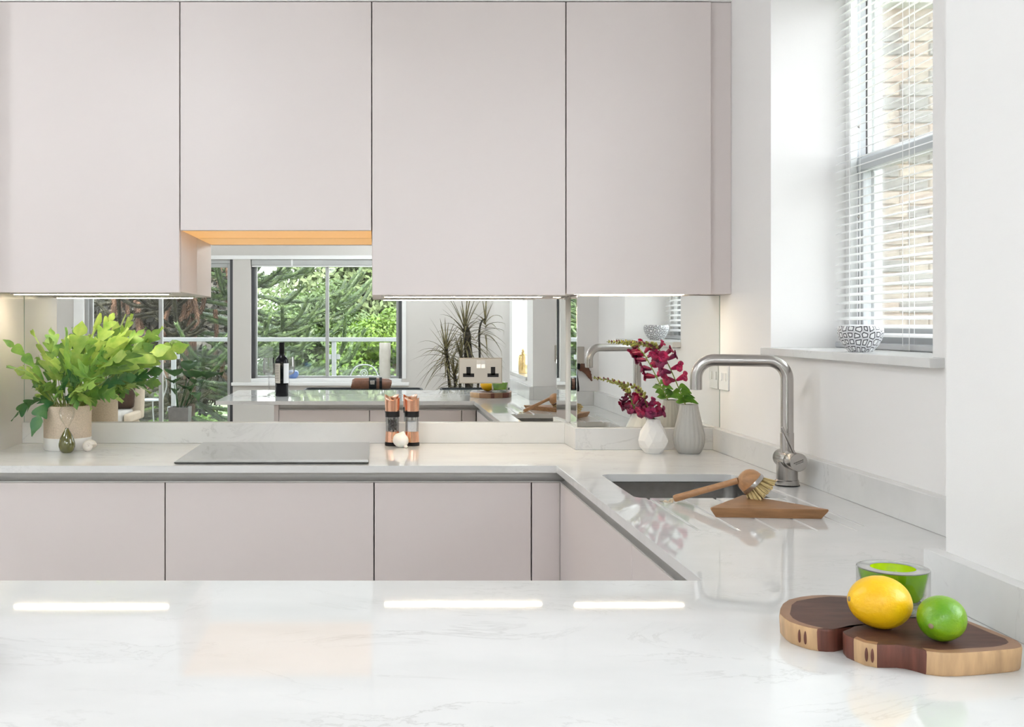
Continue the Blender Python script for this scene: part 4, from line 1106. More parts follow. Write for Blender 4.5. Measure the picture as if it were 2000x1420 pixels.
# ---- hourglass and shell
HG = thing('hourglass', 'small hourglass with a clear upper bulb and olive green base', 'hourglass', (-0.968, 3.295, ZT))
c = (-0.968, 3.295, ZT)
part('olive_base', MB().lathe([(0.0, 0.0), (0.016, 0.0), (0.0215, 0.006), (0.0255, 0.018), (0.0258, 0.028), (0.0215, 0.045), (0.0130, 0.062), (0.0062, 0.0725), (0.0045, 0.077), (0.0, 0.077)], c, 32), M['olive'], HG)
part('clear_bulb', MB().lathe([(0.0044, 0.0772), (0.0065, 0.082), (0.0135, 0.094), (0.0205, 0.106), (0.0248, 0.120), (0.0245, 0.132), (0.0195, 0.142), (0.0110, 0.1475), (0.001, 0.149)], c, 32, None, False, True), M['thin'], HG)
part('highlight_collar', MB().lathe([(0.0046, 0.0745), (0.0056, 0.0758), (0.0046, 0.0771)], c, 16, None, False, False), M['clear'], HG)
sh = MB()
sp = []; rr_ = []
for k in range(70):
    u = k / 69; a = u * 2 * PI * 3.0
    R_ = 0.0145 * (1 - u) ** 1.15
    sp.append((-0.911 + 0.004 + R_ * math.cos(a) * 0.9 - 0.022 * u * 0.6, 3.330 + R_ * math.sin(a) * 0.5 - 0.012 * u, 0.0125 + R_ * math.sin(a) * 0.75 + 0.0))
    rr_.append(0.0108 * (1 - u) ** 1.0 + 0.0006)
sh.tube(sp, rr_, 12)
mz = min(p.z for p in sh.v)
sh.xf(lambda p: (p.x, p.y, p.z - mz + ZT))
single('sea_shell', sh, M['shell'], (-0.911, 3.33, ZT), 'small pale coiled sea shell lying right of the hourglass', 'shell')

# ---- live-edge wood slab with fruit and tealight holder
SLB = thing('wood_slab_board', 'live-edge dark wood serving slab with pale rim at the front corner', 'board', (0.64, 1.32, ZT))
left = [(0.5236, 1.3281), (0.5231, 1.3443), (0.5255, 1.3659), (0.5362, 1.3915), (0.5487, 1.4147), (0.5648, 1.4352), (0.5865, 1.4500), (0.606, 1.4580), (0.6251, 1.4605), (0.645, 1.4575), (0.668, 1.449), (0.692, 1.436), (0.716, 1.415), (0.734, 1.391), (0.745, 1.363)]
backp = [(0.7524, 1.3352), (0.7558, 1.3175), (0.7591, 1.2945), (0.7622, 1.2697), (0.7645, 1.2483)]
frontp = [(0.7600, 1.2325), (0.7533, 1.2227), (0.7418, 1.2170), (0.727, 1.2132), (0.709, 1.2090), (0.6914, 1.2050), (0.6709, 1.2014), (0.6506, 1.2010), (0.6346, 1.2078), (0.6272, 1.2201), (0.6200, 1.2282), (0.612, 1.2318), (0.5991, 1.2315), (0.5887, 1.2318), (0.5779, 1.2405), (0.5729, 1.2570), (0.5695, 1.2700), (0.5720, 1.2850), (0.5835, 1.2945), (0.5960, 1.3060), (0.5985, 1.3120), (0.5920, 1.3105), (0.5819, 1.3045), (0.5730, 1.2985), (0.5640, 1.2940), (0.5540, 1.2935), (0.5452, 1.2960), (0.5364, 1.3030), (0.5290, 1.3146)]
ol = left + backp + frontp
nl, nb_, nf = len(left), len(backp), len(frontp)
hcen = (0.645, 1.325)
def slabring(f, z, jit=0.0):
    r = []
    for i, (x, y) in enumerate(ol):
        j = jit * math.sin(i * 1.7)
        r.append((hcen[0] + (x - hcen[0]) * (f + j), hcen[1] + (y - hcen[1]) * (f + j), z))
    return r
ZS = ZT + 0.028
rings = [slabring(0.975, ZT), slabring(0.99, ZT + 0.003), slabring(1.0, ZT + 0.024), slabring(0.992, ZT + 0.0275), slabring(0.975, ZS), slabring(0.90, ZS, 0.01)]
smb = MB(); smb.loft(rings[:6], True, True, False)
smb.loft([rings[5], slabring(0.6, ZS), slabring(0.3, ZS), slabring(0.05, ZS)], True, False, True)
N = len(ol)
mi = []
heartset = set(range(nl + nb_ + 6, nl + nb_ + 9)) | set(range(nl + nb_ + 13, nl + nb_ + 22))
# faces: per ring pair N faces, then bottom cap, then inner rings
idx = 0
for k in range(5):
    for i in range(N):
        notch = (i - nl - nb_) in (8, 9, 10, 11, 12, 15, 16, 17, 18, 19, 20, 21, 22, 23, 24, 25)
        if k >= 3: m_ = 2 if notch else 3
        else: m_ = 1 if notch or i in (8, 11, 12, 15) else 3 if 5 <= i <= 18 else 0
        mi.append(m_)
mi.append(0)
mi += [2] * (3 * N + 1)
smb.mi = mi
part('slab', smb, [M['sap'], M['heartside'], M['heart'], M['saptop']], SLB, smooth=50)
for (x, y, n_) in ((0.5305, 1.3125, Vector((-0.84, -0.54, 0))), (0.5350, 1.3055, Vector((-0.84, -0.54, 0))), (0.5850, 1.2350, Vector((-0.63, -0.78, 0))), (0.5800, 1.2392, Vector((-0.63, -0.78, 0)))):
    n_.normalize(); t_ = Vector((-n_.y, n_.x, 0))
    m = MB().ell((x, y, ZT + 0.014), (0.0022, 0.0012, 0.0085), 10, 8)
    part('bark_fleck', m, M['heartside'], SLB)

def citrus(label, name, cat, c, ax_, rl, rw, mat, nip, scar_dir):
    T = thing(name, label, cat, (c[0], c[1], ZS))
    def fn(p, a, ph):
        k = p.z / rl
        q = Vector(p)
        if abs(k) > 0.86:
            e = (abs(k) - 0.86) / 0.14
            q.z += math.copysign(nip * e * e, k)
        q.x *= 1 + 0.012 * math.sin(3 * a + 4 * k); q.y *= 1 + 0.012 * math.sin(2 * a - 3 * k)
        return q
    m = MB().ell((0, 0, 0), (rw, rw * 0.985, rl), 40, 26, None, fn)
    q = Vector(ax_).normalized().to_track_quat('Z', 'Y').to_matrix()
    m.xf(lambda v: q @ v + Vector(c))
    mz = min(p.z for p in m.v)
    m.xf(lambda v: (v.x, v.y, v.z - mz + ZS + 0.0002))
    part('fruit', m, mat, T)
    e = Vector(c) + q @ Vector((0, 0, scar_dir * (rl + nip * 0.75))) + Vector((0, 0, -mz + ZS))
    part('stem_scar', MB().ell((0, 0, 0), (0.0034, 0.0034, 0.0012), 10, 6).xf(lambda v: q @ v + e), M['scar'], T)
citrus('yellow lemon lying on the wood slab in front of the green glass', 'lemon', 'lemon', (0.6240, 1.298, ZS + 0.033), (1, 0.05, -0.12), 0.0378, 0.0325, M['lemon'], 0.0018, -1)
citrus('green lime lying on the wood slab right of the lemon', 'lime', 'lime', (0.6730, 1.247, ZS + 0.0265), (-0.72, -0.62, -0.10), 0.0290, 0.0268, M['lime'], 0.003, 1)
TH = thing('tealight_holder', 'thick clear glass tealight holder with green cup behind the lemon', 'holder', (0.683, 1.385, ZS))
c = (0.683, 1.385, ZS + 0.0002)
part('clear_shell', MB().lathe([(0.0, 0.0), (0.0430, 0.0), (0.0438, 0.002), (0.0445, 0.0545), (0.0440, 0.0550)], c, 48, None, True, False), M['clear'], TH)
part('green_cup', MB().lathe([(0.0, 0.0135), (0.020, 0.0138), (0.0325, 0.0155), (0.0365, 0.022), (0.0428, 0.0535)], c, 48, None, True, False), M['greenglass'], TH)
part('rim', MB().lathe([(0.0428, 0.0536), (0.0440, 0.0552), (0.0285, 0.0552), (0.0275, 0.0545)], c, 48, None, False, False), pm('clear_rim', (0.30, 0.30, 0.29), rough=0.08, coat=0.6, var=0.1), TH)
part('green_inside', MB().lathe([(0.0282, 0.0548), (0.0262, 0.035), (0.022, 0.028), (0.0, 0.027)], c, 48, None, False, True), M['greenin'], TH)
part('glass_foot', MB().lathe([(0.0, 0.0005), (0.041, 0.0005), (0.041, 0.004), (0.034, 0.012), (0.0, 0.013)], c, 40), pm('thick_glass', (0.75, 0.78, 0.72), rough=0.05, trans=0.8, ior=1.3, var=0.02), TH)

# ---- bowl on the sill
single('patterned_bowl', MB().lathe([(0.0, 0.0), (0.026, 0.0), (0.0275, 0.002), (0.038, 0.014), (0.0465, 0.029), (0.0505, 0.044), (0.0500, 0.054), (0.0465, 0.0605), (0.0445, 0.0605), (0.047, 0.052), (0.045, 0.035), (0.034, 0.014), (0.0, 0.006)],
       (1.146, 2.479, 1.2484), 48), M['bowl'], (1.146, 2.479, 1.2484), 'small white bowl with black honeycomb outlines on the kitchen window sill', 'bowl')
# ---- jar on the pier sill
GJ = thing('gold_jar', 'small hammered gold jar standing on the second window sill in the mirror', 'jar', (0.875, 0.93, 1.021))
c = (0.875, 0.93, 1.021)
part('body', MB().lathe([(0.0, 0), (0.025, 0), (0.027, 0.004), (0.0285, 0.055), (0.0275, 0.098), (0.022, 0.108), (0.015, 0.112), (0.0, 0.112)], c, 28), M['gold'], GJ)
part('stopper', MB().lathe([(0.0, 0.1121), (0.010, 0.1121), (0.011, 0.122), (0.006, 0.128), (0.009, 0.135), (0.006, 0.143), (0.0, 0.144)], c, 20), M['gold'], GJ)

# ================================================================== BEHIND THE CAMERA (seen in the mirrors)
# ---- wine bottle and glasses on the open end of the peninsula
WB = thing('wine_bottle', 'dark red wine bottle with pale labels standing on the open end of the peninsula', 'bottle', (-0.521, 1.290, ZT))
c = (-0.521, 1.290, ZT)
part('glass_body', MB().lathe([(0.0, 0.0), (0.034, 0.0), (0.0365, 0.003), (0.0365, 0.070), (0.0382, 0.19), (0.0345, 0.208), (0.022, 0.222), (0.0148, 0.231), (0.0142, 0.236), (0.0, 0.236)], c, 32), M['wine'], WB)
part('foil_capsule', MB().lathe([(0.0145, 0.2362), (0.0147, 0.292), (0.0155, 0.293), (0.0155, 0.2985), (0.0145, 0.300), (0.0, 0.300)], c, 28, None, True, True), M['foil'], WB)
def wrap(a0, a1, z0, z1, r, n=10):
    m = MB(); rg = []
    for z in (z0, z1): pass
    L0 = [(c[0] + r * math.cos(a0 + (a1 - a0) * k / n), c[1] + r * math.sin(a0 + (a1 - a0) * k / n), ZT + z0) for k in range(n + 1)]
    L1 = [(c[0] + (r + 0.001) * math.cos(a0 + (a1 - a0) * k / n), c[1] + (r + 0.001) * math.sin(a0 + (a1 - a0) * k / n), ZT + z1) for k in range(n + 1)]
    return m.strip([Vector(p) for p in L0], [Vector(p) for p in L1])
# the mirror sees the side of the bottle that faces +y; its left there is the bottle's -x side
lb = part('back_label', wrap(PI * 0.55, PI * 1.02, 0.074, 0.184, 0.0380), M['label'], WB, label='cream back label with lines of print')
part('front_label', wrap(PI * -0.1, PI * 0.39, 0.074, 0.184, 0.0380), M['labelw'], WB, label='white front label')
tx = MB()
for k, z in enumerate((0.172, 0.164, 0.156, 0.146, 0.134, 0.126, 0.116, 0.108, 0.099, 0.090)):
    for a0, a1 in ((0.62, 0.70), (0.715, 0.78 + 0.02 * (k % 3)), (0.83, 0.88)):
        m = wrap(PI * a0, PI * a1, z, z + 0.0022, 0.0388, 4)
        tx.add(m.v, m.f)
part('print', tx, M['ink'], WB)
def wineglass(label, x, y):
    t = thing('wine_glass', label, 'glass', (x, y, ZT), 'tall wine glasses on the peninsula')
    c = (x, y, ZT)
    part('foot', MB().lathe([(0.0, 0.0), (0.034, 0.0), (0.034, 0.0012), (0.012, 0.004), (0.0045, 0.010), (0.0, 0.011)], c, 28), M['stemware'], t)
    part('stem', MB().lathe([(0.0040, 0.0105), (0.0034, 0.05), (0.0036, 0.105), (0.006, 0.112), (0.0, 0.113)], c, 14), M['stemware'], t)
    part('bowl', MB().lathe([(0.0, 0.1131), (0.012, 0.115), (0.028, 0.122), (0.0335, 0.135), (0.0330, 0.165), (0.0305, 0.215), (0.0298, 0.215), (0.0322, 0.165), (0.0325, 0.136), (0.027, 0.124), (0.0, 0.116)], c, 32), M['stemware'], t)
wineglass('clear wine glass at the outer side of the wine bottle', -0.592, 1.300)
wineglass('clear wine glass behind the wine bottle on its inner side', -0.490, 1.19)

# ---- two black framed glass tables
def table(label, x0, x1, y0, y1):
    t = thing('glass_table', label, 'table', ((x0 + x1) / 2, (y0 + y1) / 2, 0), 'black framed glass tables')
    pr = rrect(x0 + 0.015, x1 - 0.015, y0 + 0.015, y1 - 0.015, 0.05, 6)
    part('tabletop', MB().prism(pr, 0.733, 0.741), M['tableglass'], t)
    pl = rrect(x0 + 0.008, x1 - 0.008, y0 + 0.008, y1 - 0.008, 0.055, 8)
    pts3 = [(x, y, 0.742) for x, y in pl]; pts3 += pts3[:1]
    part('rim_tube', MB().tube(pts3, 0.0105, 8), M['blackmetal'], t)
    for x in (x0 + 0.06, x1 - 0.06):
        for y in (y0 + 0.06, y1 - 0.06):
            part('leg', MB().tube([(x, y, 0), (x, y, 0.733)], 0.014, 10), M['blackmetal'], t)
table('black framed glass dining table with the leather bag on it', -0.615, 0.41, -2.10, -1.25)
table('smaller black framed glass table beside the spiky plant', 0.565, 1.20, -2.10, -1.45)
BG = thing('leather_bag', 'brown leather bag with a black strap lying on the glass dining table', 'bag', (-0.035, -1.95, 0.7526))
bgm = MB()
rg = []
for k in range(15):
    u = k / 14; x = -0.21 + 0.34 * u
    hz = 0.090 * (0.86 if k in (0, 14) else 1) * (1 - 0.25 * max(0, u - .6))
    hy = 0.06 * (0.9 if k in (0, 14) else 1)
    rg.append([(x + (0.012 if q > hz * .5 else 0), -1.95 + a * hy, 0.7528 + q) for a, q in ((-.8, 0), (.8, 0), (1, hz * .25), (1, hz * .7), (.6, hz), (-.6, hz), (-1, hz * .7), (-1, hz * .25))])
bgm.loft(rg)
part('body', bgm, M['leather'], BG, smooth=50)
stp = MB()
for u0, u1 in ((-0.055, 0.01), (0.035, 0.058)):
    stp.loft([[(x, -1.95 + a * 1.06, 0.7529 + q * 1.05) for a, q in ((-.05, 0), (.05, 0), (.062, .022), (.062, .064), (.038, .092), (-.038, .092), (-.062, .064), (-.062, .022))] for x in (u0, u1)])
part('strap', stp, M['blackmetal'], BG, smooth=30)
part('buckle', MB().box(-0.045, -0.005, -1.882, -1.876, 0.79, 0.825), M['steel'], BG, bev=0.003)

# ---- spiky dracaena
DR = thing('dracaena', 'spiky dracaena with bare leaning trunks in the dining corner behind the table', 'plant', (0.86, -2.75, 0))
part('pot', MB().lathe([(0.0, 0), (0.13, 0), (0.15, 0.02), (0.17, 0.30), (0.158, 0.30), (0.155, 0.28), (0.0, 0.28)], (0.86, -2.75, 0), 32), M['planter'], DR)
YD = -2.75
heads = [((0.845, YD, 1.275), 0.044, 54, 0.42, 'trunk'), ((0.66, YD + .05, 1.095), 0.018, 44, 0.34, 'trunk'), ((0.97, YD - .08, 1.27), 0.011, 20, 0.30, 'trunk'), ((0.80, YD + .08, 1.02), 0.016, 30, 0.30, 'trunk'), ((0.735, YD + .1, 0.86), 0.016, 34, 0.28, 'trunk')]
rd = random.Random(5)
roots = [(0.86, YD), (0.80, YD + .02), (0.93, YD - .02), (0.84, YD + .05), (0.79, YD + .05)]
for hi, (hp, tr, nl_, ll, nm) in enumerate(heads):
    r0 = roots[hi]
    hp = Vector(hp)
    if hi == 2:
        path = [(0.93, YD - .02, 0.281), (0.985, YD - .04, 0.9), (0.985, YD - .06, 1.22), (1.01, YD - .07, 1.335), (1.045, YD - .07, 1.36)]
    else:
        path = [(r0[0], r0[1], 0.281), (r0[0] * .55 + hp.x * .45 + (.03 if hi == 0 else -.03), r0[1], 0.281 * .5 + hp.z * .5), (hp.x + (.02 if hi == 0 else 0.015), hp.y, hp.z - .08), tuple(hp)]
    tk = part('trunk', MB().tube(bez(path, 18), [tr * (1.0 + 0.12 * math.sin(k * 2.2)) * (1 - .25 * k / 18) for k in range(19)], 10), M['dracbark'], DR)
    m = MB()
    top_ = Vector(path[-1])
    for k in range(nl_):
        a = k * 2.399 + rd.uniform(-.3, .3)
        e = 1.35 - 1.75 * (k / nl_) + rd.uniform(-.15, .15)
        ln = ll * rd.uniform(.75, 1.15) * (1.1 if e > .7 else 1)
        d = Vector((math.cos(a) * math.cos(e), math.sin(a) * math.cos(e) * 0.8, math.sin(e)))
        st_ = top_ - Vector((0, 0, 0.16 * k / nl_))
        droop = ln * (0.20 if e > .9 else 0.62) * rd.uniform(.6, 1.2)
        sd2 = d.cross(Vector((0, 0, 1))).normalized() if abs(d.z) < .98 else Vector((1, 0, 0))
        Ls, Rs, Ms = [], [], []
        for j in range(8):
            t = j / 7
            p = st_ + d * (ln * t) + Vector((0, 0, -droop * t * t))
            p.x = min(p.x, 1.225); p.y = max(p.y, -4.4)
            wv = 0.0085 * (1 - t) ** .7 + 0.0006
            Ls.append(p - sd2 * wv); Rs.append(p + sd2 * wv); Ms.append(p + Vector((0, 0, -wv * .5)))
        m.strip(Ls, Rs, Ms)
    part('leaf_tuft', m, M['drac'], tk, kind='stuff')

# ---- paper lamp and blue pot on the rear sill
single('paper_lamp', MB().lathe([(0.0, 0.0), (0.060, 0.0), (0.064, 0.01), (0.060, 0.06), (0.064, 0.12), (0.061, 0.20), (0.066, 0.28), (0.062, 0.34), (0.064, 0.395), (0.060, 0.40), (0.056, 0.39), (0.056, 0.02), (0.0, 0.02)],
       (0.108, -4.655, 0.7005), 28, lambda a, z: 1 + 0.03 * math.cos(3 * a + z * 20)), M['paper'], (0.108, -4.655, 0.7005), 'tall white paper cylinder lamp on the rear window sill', 'lamp')
single('blue_pot', MB().lathe([(0.0, 0), (0.035, 0), (0.055, 0.02), (0.066, 0.05), (0.058, 0.078), (0.036, 0.09), (0.033, 0.088), (0.05, 0.07), (0.0, 0.05)], (-0.925, -4.66, 0.7005), 28), M['blue'], (-0.925, -4.66, 0.7005),
       'small round blue pot on the rear window sill', 'pot')

# ---- lily in a square planter
LP = thing('potted_lily', 'dark broad-leaved plant in a tall grey planter in front of the balcony door', 'plant', (-2.10, -4.15, 0))
part('planter', MB().loft([[(-2.10 + sx * r, -4.15 + sy * r, z) for sx, sy in ((-1, -1), (1, -1), (1, 1), (-1, 1))] for r, z in ((0.095, 0), (0.108, 0.42), (0.098, 0.42), (0.094, 0.38))]), M['planter'], LP, smooth=0)
rl_ = random.Random(9)
s_ = 2050 / 11.29
for (px, py, ww, bx) in ((338, 722, .060, 355), (382, 728, .062, 360), (372, 705, .055, 360), (405, 725, .075, 366), (436, 728, .070, 368), (338, 770, .035, 352), (398, 745, .045, 364), (392, 780, .04, 362), (332, 745, .05, 354), (372, 760, .06, 358)):
    X = (px - 733) / s_; Z = 1.315 - (py - 632) / s_; bX = -2.10 + (bx - 358) / s_
    tip = Vector((X, -4.15 + rl_.uniform(-.12, .2), Z)); b0 = Vector((bX, -4.15 + rl_.uniform(-.04, .04), 0.385))
    k1 = b0.lerp(tip, 0.55) + Vector((0, 0, 0.10))
    stemp = bez([b0, b0.lerp(k1, .6), k1], 10)
    lf = part('leaf', MB().strip(*(lambda P_: ([p - Vector((1.7 * ww * math.sin(PI * (j / 8) ** .8) + .001, 0, -.03)) for j, p in enumerate(P_)], [p + Vector((1.7 * ww * math.sin(PI * (j / 8) ** .8) + .001, 0, .03)) for j, p in enumerate(P_)], P_))(bez([k1, k1.lerp(tip, .5) + Vector((0, .02, .03)), tip - Vector((0, 0, .03))], 8))), M['lily'], LP)
    part('leaf_stem', MB().tube(stemp, 0.005, 6), M['lily'], lf)

# ---- armchair
AC = thing('armchair', 'cream armchair with dark brown back cushions left of the balcony door plant', 'armchair', (-2.62, -3.15, 0))
def cushion(x0, x1, y0, y1, z0, z1): return box(x0, x1, y0, y1, z0, z1)
part('seat_base', box(-2.90, -2.37, -3.45, -2.90, 0.12, 0.36), M['cream'], AC, bev=0.03)
part('seat_cushion', box(-2.855, -2.415, -3.36, -2.88, 0.361, 0.47), M['stripe'], AC, bev=0.03)
part('backrest', MB().loft([[(x, y, z) for x, y in ((-2.93, ya), (-2.34, ya), (-2.34, yb), (-2.93, yb))] for z, ya, yb in ((0.36, -3.50, -3.37), (0.74, -3.56, -3.45))]), M['cream'], AC, bev=0.02)
part('back_cushion', MB().loft([[(x, y, z) for x, y in ((-2.86, ya), (-2.41, ya), (-2.41, yb), (-2.86, yb))] for z, ya, yb in ((0.471, -3.368, -3.26), (0.72, -3.44, -3.34))]), M['darkleather'], AC, bev=0.025)
for x0, x1 in ((-2.93, -2.865), (-2.405, -2.34)):
    part('arm', box(x0, x1, -3.36, -2.88, 0.36, 0.45), M['cream'], AC, bev=0.02)
for x in (-2.86, -2.41):
    for y in (-3.40, -2.95):
        part('leg', MB().tube([(x, y, 0), (x, y, 0.12)], [0.016, 0.022], 10), M['beech'], AC)
CU = thing('scatter_cushion', 'dark brown scatter cushion leaning on the cream armchair', 'cushion', (-2.53, -3.17, 0.471))
part('cover', MB().ell((-2.53, -3.19, 0.60), (0.16, 0.055, 0.128), 20, 12, Euler((-0.28, 0, 0)), lambda p, a, ph: Vector((math.copysign(abs(p.x / .16) ** .6 * .16, p.x), p.y, math.copysign(abs(p.z / .128) ** .6 * .128, p.z)))), M['darkleather'], CU)

# ================================================================== OUTSIDE THE REAR WINDOWS
struct('balcony_floor', box(-4.4, 1.8, -6.15, -4.825, -0.20, -0.02), M['deck'])
BR = thing('balcony_balustrade', 'white topped glass balcony balustrade outside the rear window and door', 'balustrade', (-1.2, -5.95, -0.02))
part('top_rail', box(-4.3, 1.7, -5.98, -5.92, 1.09, 1.142), M['rail'], BR, bev=0.006)
posts = (-4.15, -2.515, -0.515, 1.2)
for px in posts:
    part('post', box(px - 0.028, px + 0.028, -5.98, -5.93, -0.02, 1.09), M['rail'], BR, bev=0.004)
for a, b in zip(posts[:-1], posts[1:]):
    part('glass_panel', box(a + 0.06, b - 0.06, -5.96, -5.95, 0.06, 1.03), M['balglass'], BR)
    for xx in (a + 0.03, b - 0.075):
        for zz in (0.25, 0.90):
            part('clamp', box(xx, xx + 0.045, -5.975, -5.935, zz - 0.03, zz + 0.03), M['rail'], BR, bev=0.004)
def bistro(label, x, y, rz):
    t = thing('bistro_chair', label, 'chair', (0, 0, 0), 'white scrolled wire chairs on the balcony')
    m = MB(); m.tube([(0.19 * math.cos(2 * PI * k / 24), 0.19 * math.sin(2 * PI * k / 24), 0.43) for k in range(25)], 0.008, 6)
    m.box(-0.13, 0.13, -0.13, 0.13, 0.428, 0.434)
    part('seat', m, M['rail'], t)
    for sx in (-1, 1):
        for sy in (-1, 1):
            part('leg', MB().tube(bez([(sx * .13, sy * .13, .43), (sx * .14, sy * .14, .22), (sx * .18, sy * .18, 0)], 8), 0.008, 6), M['rail'], t)
    part('back_hoop', MB().tube(bez([(-.17, -.10, .43), (-.19, -.19, .62), (-.12, -.21, .80), (0, -.215, .845), (.12, -.21, .80), (.19, -.19, .62), (.17, -.10, .43)], 28), 0.008, 6), M['rail'], t)
    for cx_, cz_, r_, dr in ((-.075, .66, .062, 1), (.075, .66, .062, -1), (0, .74, .05, 1)):
        part('scroll', MB().tube([(cx_ + dr * r_ * (1 - k / 34) * math.cos(k * .42), -.205, cz_ + r_ * (1 - k / 34) * math.sin(k * .42)) for k in range(30)], 0.006, 5), M['rail'], t)
    t.location = (x, y, -0.0195); t.rotation_euler = (0, 0, rz)
    return t
ch = bistro('white scrolled wire chair outside the balcony door', -2.72, -5.3, 2.6)
c2 = copy_tree(ch); c2.location = (-0.16, -5.55, -0.0195); c2.rotation_euler = (0, 0, 3.0)
c2['label'] = 'white scrolled wire chair outside the rear window'
c3 = copy_tree(ch); c3.location = (0.29, -5.16, -0.0195); c3.rotation_euler = (0, 0, 1.5)
c3['label'] = 'white scrolled wire chair half hidden by the paper lamp'

struct('ground', box(-40, 40, -60, 40, -3.4, -3.2), M['grass'])

# ---- monkey puzzle tree
MP = thing('monkey_puzzle_tree', 'spiky dark green monkey puzzle tree close behind the balcony', 'tree', (-3.25, -11.2, -3.2))
TX, TY = -3.25, -11.2
rm = random.Random(11)
part('trunk', MB().tube([(TX + .03 * math.sin(k), TY, -3.2 + k * 0.55) for k in range(16)], [0.15 * (1 - k / 17) + .02 for k in range(16)], 12), M['bark'], MP)
def rope_branch(m, pts, r, scal=True, tipm=None):
    n_ = len(pts)
    rs = [r * (1 - 0.35 * (k / (n_ - 1)) ** 3) for k in range(n_)]
    rs[-1] = r * 0.25
    m.tube(pts, [q * .62 for q in rs], 7)
    if not scal: return
    step = 0
    for k in range(n_ - 1):
        a = pts[k]; b = pts[k + 1]; d = (b - a).normalized(); L_ = (b - a).length
        s1 = d.cross(Vector((0.1, 0.2, 1))).normalized(); s2 = s1.cross(d)
        ns = max(2, int(L_ / 0.022))
        for j in range(ns):
            p = a.lerp(b, j / ns)
            for q in range(4):
                an = step * 0.7 + q * PI / 2 + rm.uniform(-.2, .2)
                o = s1 * math.cos(an) + s2 * math.sin(an); sdv = d.cross(o)
                rr = rs[k]
                base_ = p + o * rr * .5
                m.add([base_ - sdv * .016, base_ + sdv * .016, base_ + o * rr * .62 + d * .055], [(0, 1, 2)])
            step += 1
wh = []
z = -2.3
i = 0
while z < 4.0:
    nbr = 9
    for k in range(nbr):
        a = 2 * PI * k / nbr + i * 0.42 + rm.uniform(-.15, .15)
        wh.append((z + rm.uniform(-.12, .12), a))
    z += 0.38; i += 1
for z, a in wh:
    d = Vector((math.cos(a), math.sin(a), 0))
    if d.y < -0.75: continue
    ln = rm.uniform(2.4, 3.2) * (1 - max(0, z - 1.5) * .10)
    droop = rm.uniform(.25, .6)
    b0 = Vector((TX, TY, z))
    path = [b0, b0 + d * ln * .3 + Vector((0, 0, -.10 * ln * droop)), b0 + d * ln * .65 + Vector((0, 0, -.22 * ln * droop)), b0 + d * ln * .9 + Vector((0, 0, -.12 * ln * droop + .05)), b0 + d * ln + Vector((0, 0, .22 * rm.uniform(.5, 1.4)))]
    pts = bez(path, 16)
    m = MB()
    dead = z < 0.8 and rm.random() < .22
    rope_branch(m, pts, 0.052)
    for q in range(5):
        u = rm.uniform(.28, .9); k = int(u * 16); p = pts[k]
        sgn = 1 if q % 2 else -1
        dd = (pts[min(16, k + 1)] - pts[k - 1]).normalized()
        sdv = Vector((-dd.y, dd.x, 0)).normalized() * sgn
        l2 = rm.uniform(.5, 1.0) * (1.15 - u * .5)
        q1 = p + (dd * .75 + sdv * .5) * l2 * .5 + Vector((0, 0, -.06 * l2)); q2 = p + (dd * .8 + sdv * .62) * l2 + Vector((0, 0, rm.uniform(.12, .5) * l2))
        rope_branch(m, bez([p, q1, q2], 8), 0.045)
    part('branch', m, M['mpbrown'] if d.x < 0.15 else M['mpleaf'], MP, smooth=0)  # branches pointing left take the darker brown
for k in range(34):
    x = TX + rm.uniform(-1.6, 1.2); y = TY + rm.uniform(.1, 1.1); z = rm.uniform(.6, 2.6); l = rm.uniform(.5, 1.2)
    m = MB(); rope_branch(m, bez([(x, y, z), (x + rm.uniform(-.1, .1), y + .05, z - l * .5), (x + rm.uniform(-.2, .2), y, z - l)], 8), 0.06)
    part('dead_branch', m, M['mpdead'], MP, smooth=0, label='brown dead hanging branch')
tp_ = MB()

def foliage_tree(label, x, y, z0, zc, rx, ry, rz_, n_, ls, mat, group=None, seed=1, trunk=True):
    t = thing('broadleaf_tree', label, 'tree', (x, y, z0), 'garden trees beyond the balcony')
    r_ = random.Random(seed)
    if trunk: part('trunk', MB().tube([(x, y, z0), (x + .1, y, (z0 + zc) / 2), (x, y, zc)], [.22, .17, .10], 9), M['bark'], t)
    blobs = []
    for k in range(34):
        a = r_.uniform(0, 2 * PI); e = math.asin(r_.uniform(-1, 1)); q = r_.uniform(.35, .85)
        blobs.append((Vector((x + rx * q * math.cos(a) * math.cos(e), y + ry * q * math.sin(a) * math.cos(e), zc + rz_ * q * math.sin(e))), r_.uniform(.22, .42) * min(rx, rz_)))
    m = MB()
    for k in range(n_):
        c_, rr = blobs[r_.randrange(len(blobs))]
        v = Vector((r_.gauss(0, 1), r_.gauss(0, 1), r_.gauss(0, 1))).normalized() * rr * r_.uniform(.55, 1.0) ** .5
        p = c_ + v
        nn = (v.normalized() + Vector((r_.uniform(-.9, .9), r_.uniform(-.9, .9), r_.uniform(-.3, 1)))).normalized()
        a_ = nn.cross(Vector((r_.uniform(-1, 1), r_.uniform(-1, 1), r_.uniform(-1, 1)))).normalized(); b_ = nn.cross(a_)
        s = ls * r_.uniform(.6, 1.3)
        m.add([p - a_ * s, p + b_ * s * .5, p + a_ * s, p - b_ * s * .5], [(0, 1, 2, 3)])
    part('foliage', m, mat, t, kind='stuff', smooth=0)
foliage_tree('bright yellow-green leafy tree on the window side of the monkey puzzle', 0.5, -18.0, -3.2, 0.35, 1.9, 1.6, 1.45, 18000, .062, M['tree1'], seed=2)
foliage_tree('mid green leafy tree directly behind the monkey puzzle tips', -1.6, -21.4, -3.2, 0.2, 2.3, 1.5, 2.2, 20000, .075, M['tree2'], seed=3)
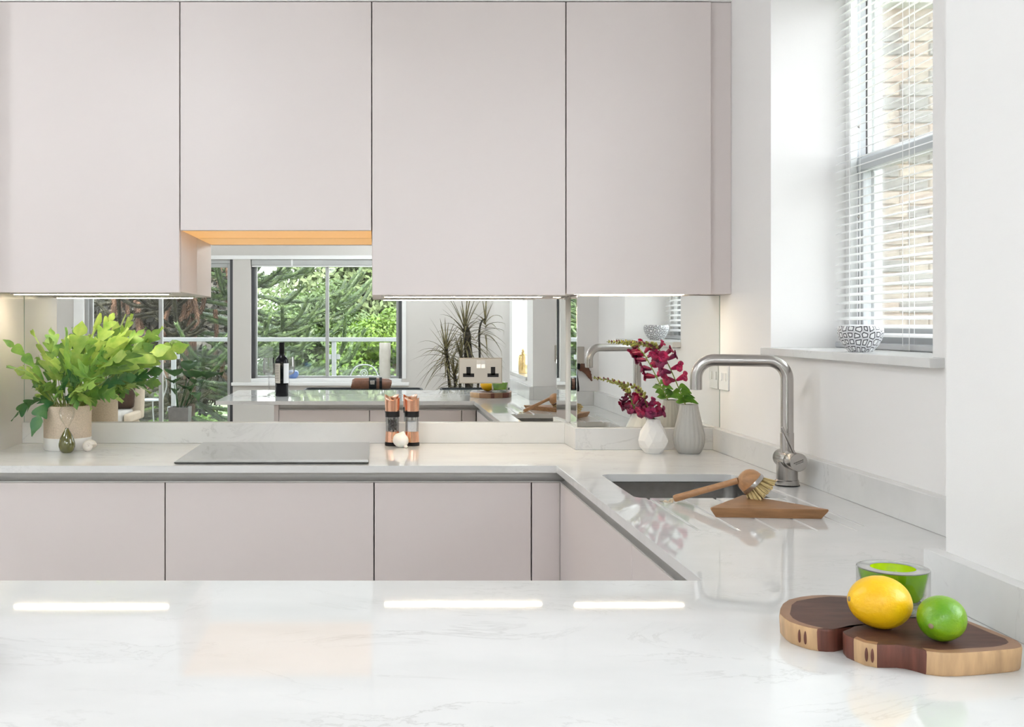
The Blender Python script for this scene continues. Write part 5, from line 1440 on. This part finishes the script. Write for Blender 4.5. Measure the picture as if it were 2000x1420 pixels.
foliage_tree('pale hazy green tree tallest behind the rear window', -0.7, -25.4, -3.2, 2.0, 4.2, 1.8, 3.4, 30000, .12, M['tree4'], seed=4)
foliage_tree('dark shadowy tree behind the balcony door', -5.6, -18.7, -3.2, 1.2, 2.7, 1.2, 3.3, 26000, .13, M['tree3'], seed=5)
foliage_tree('low bright green shrub below the balcony door', -4.2, -15.3, -3.2, -1.5, 2.0, 0.55, 1.4, 9000, .07, M['tree1'], seed=6)
foliage_tree('bright green low tree below the rear window', -0.4, -15.2, -3.2, -1.1, 2.0, 0.55, 1.5, 10000, .065, M['tree1'], seed=8)

# ================================================================== OUTSIDE THE KITCHEN WINDOW
BW = thing('brick_wall', 'buff brick wall of the neighbouring building outside the kitchen window', 'wall', (3.3, 5.8, -3.2))
part('backing', box(2.79, 4.3, 5.812, 6.4, -3.2, 3.06), M['mortar'], BW)
part('soffit', box(2.70, 4.4, 5.70, 6.4, 3.061, 3.25), M['fascia'], BW, bev=0.01)
rbk = random.Random(4)
bms = {}
def brickmesh(wd, mi_):
    key = (round(wd, 3), mi_)
    if key not in bms:
        b = 0.004; h = 0.065
        m = MB().loft([[(-wd / 2, 0.05, 0), (wd / 2, 0.05, 0), (wd / 2, 0.05, h), (-wd / 2, 0.05, h)],
                       [(-wd / 2, b, 0), (wd / 2, b, 0), (wd / 2, b, h), (-wd / 2, b, h)],
                       [(-wd / 2 + b, 0, b), (wd / 2 - b, 0, b), (wd / 2 - b, 0, h - b), (-wd / 2 + b, 0, h - b)]])
        bms[key] = m.mesh('brick', M['brick%d' % mi_], (0, 0, 0), 0)
    return bms[key]
row = 0
zb = 0.925
nbk = 0
while zb + 0.065 < 3.06:
    x = 2.79; hd = row % 2 == 0
    while x < 3.58:
        wd = 0.1025 if hd else 0.180
        if x == 2.79 and not hd: wd = 0.150
        xe = min(x + wd, 3.60); ww = xe - x
        if ww > 0.03:
            o = bpy.data.objects.new('brick', brickmesh(ww, rbk.choice((1, 1, 2, 2, 3)))); COL.objects.link(o); o.parent = BW
            o.location = Vector((x + ww / 2, 5.797 + rbk.uniform(-.004, .004), zb)) - ORG[BW]
            nbk += 1
        x = xe + 0.010; hd = not hd
    zb += 0.075; row += 1
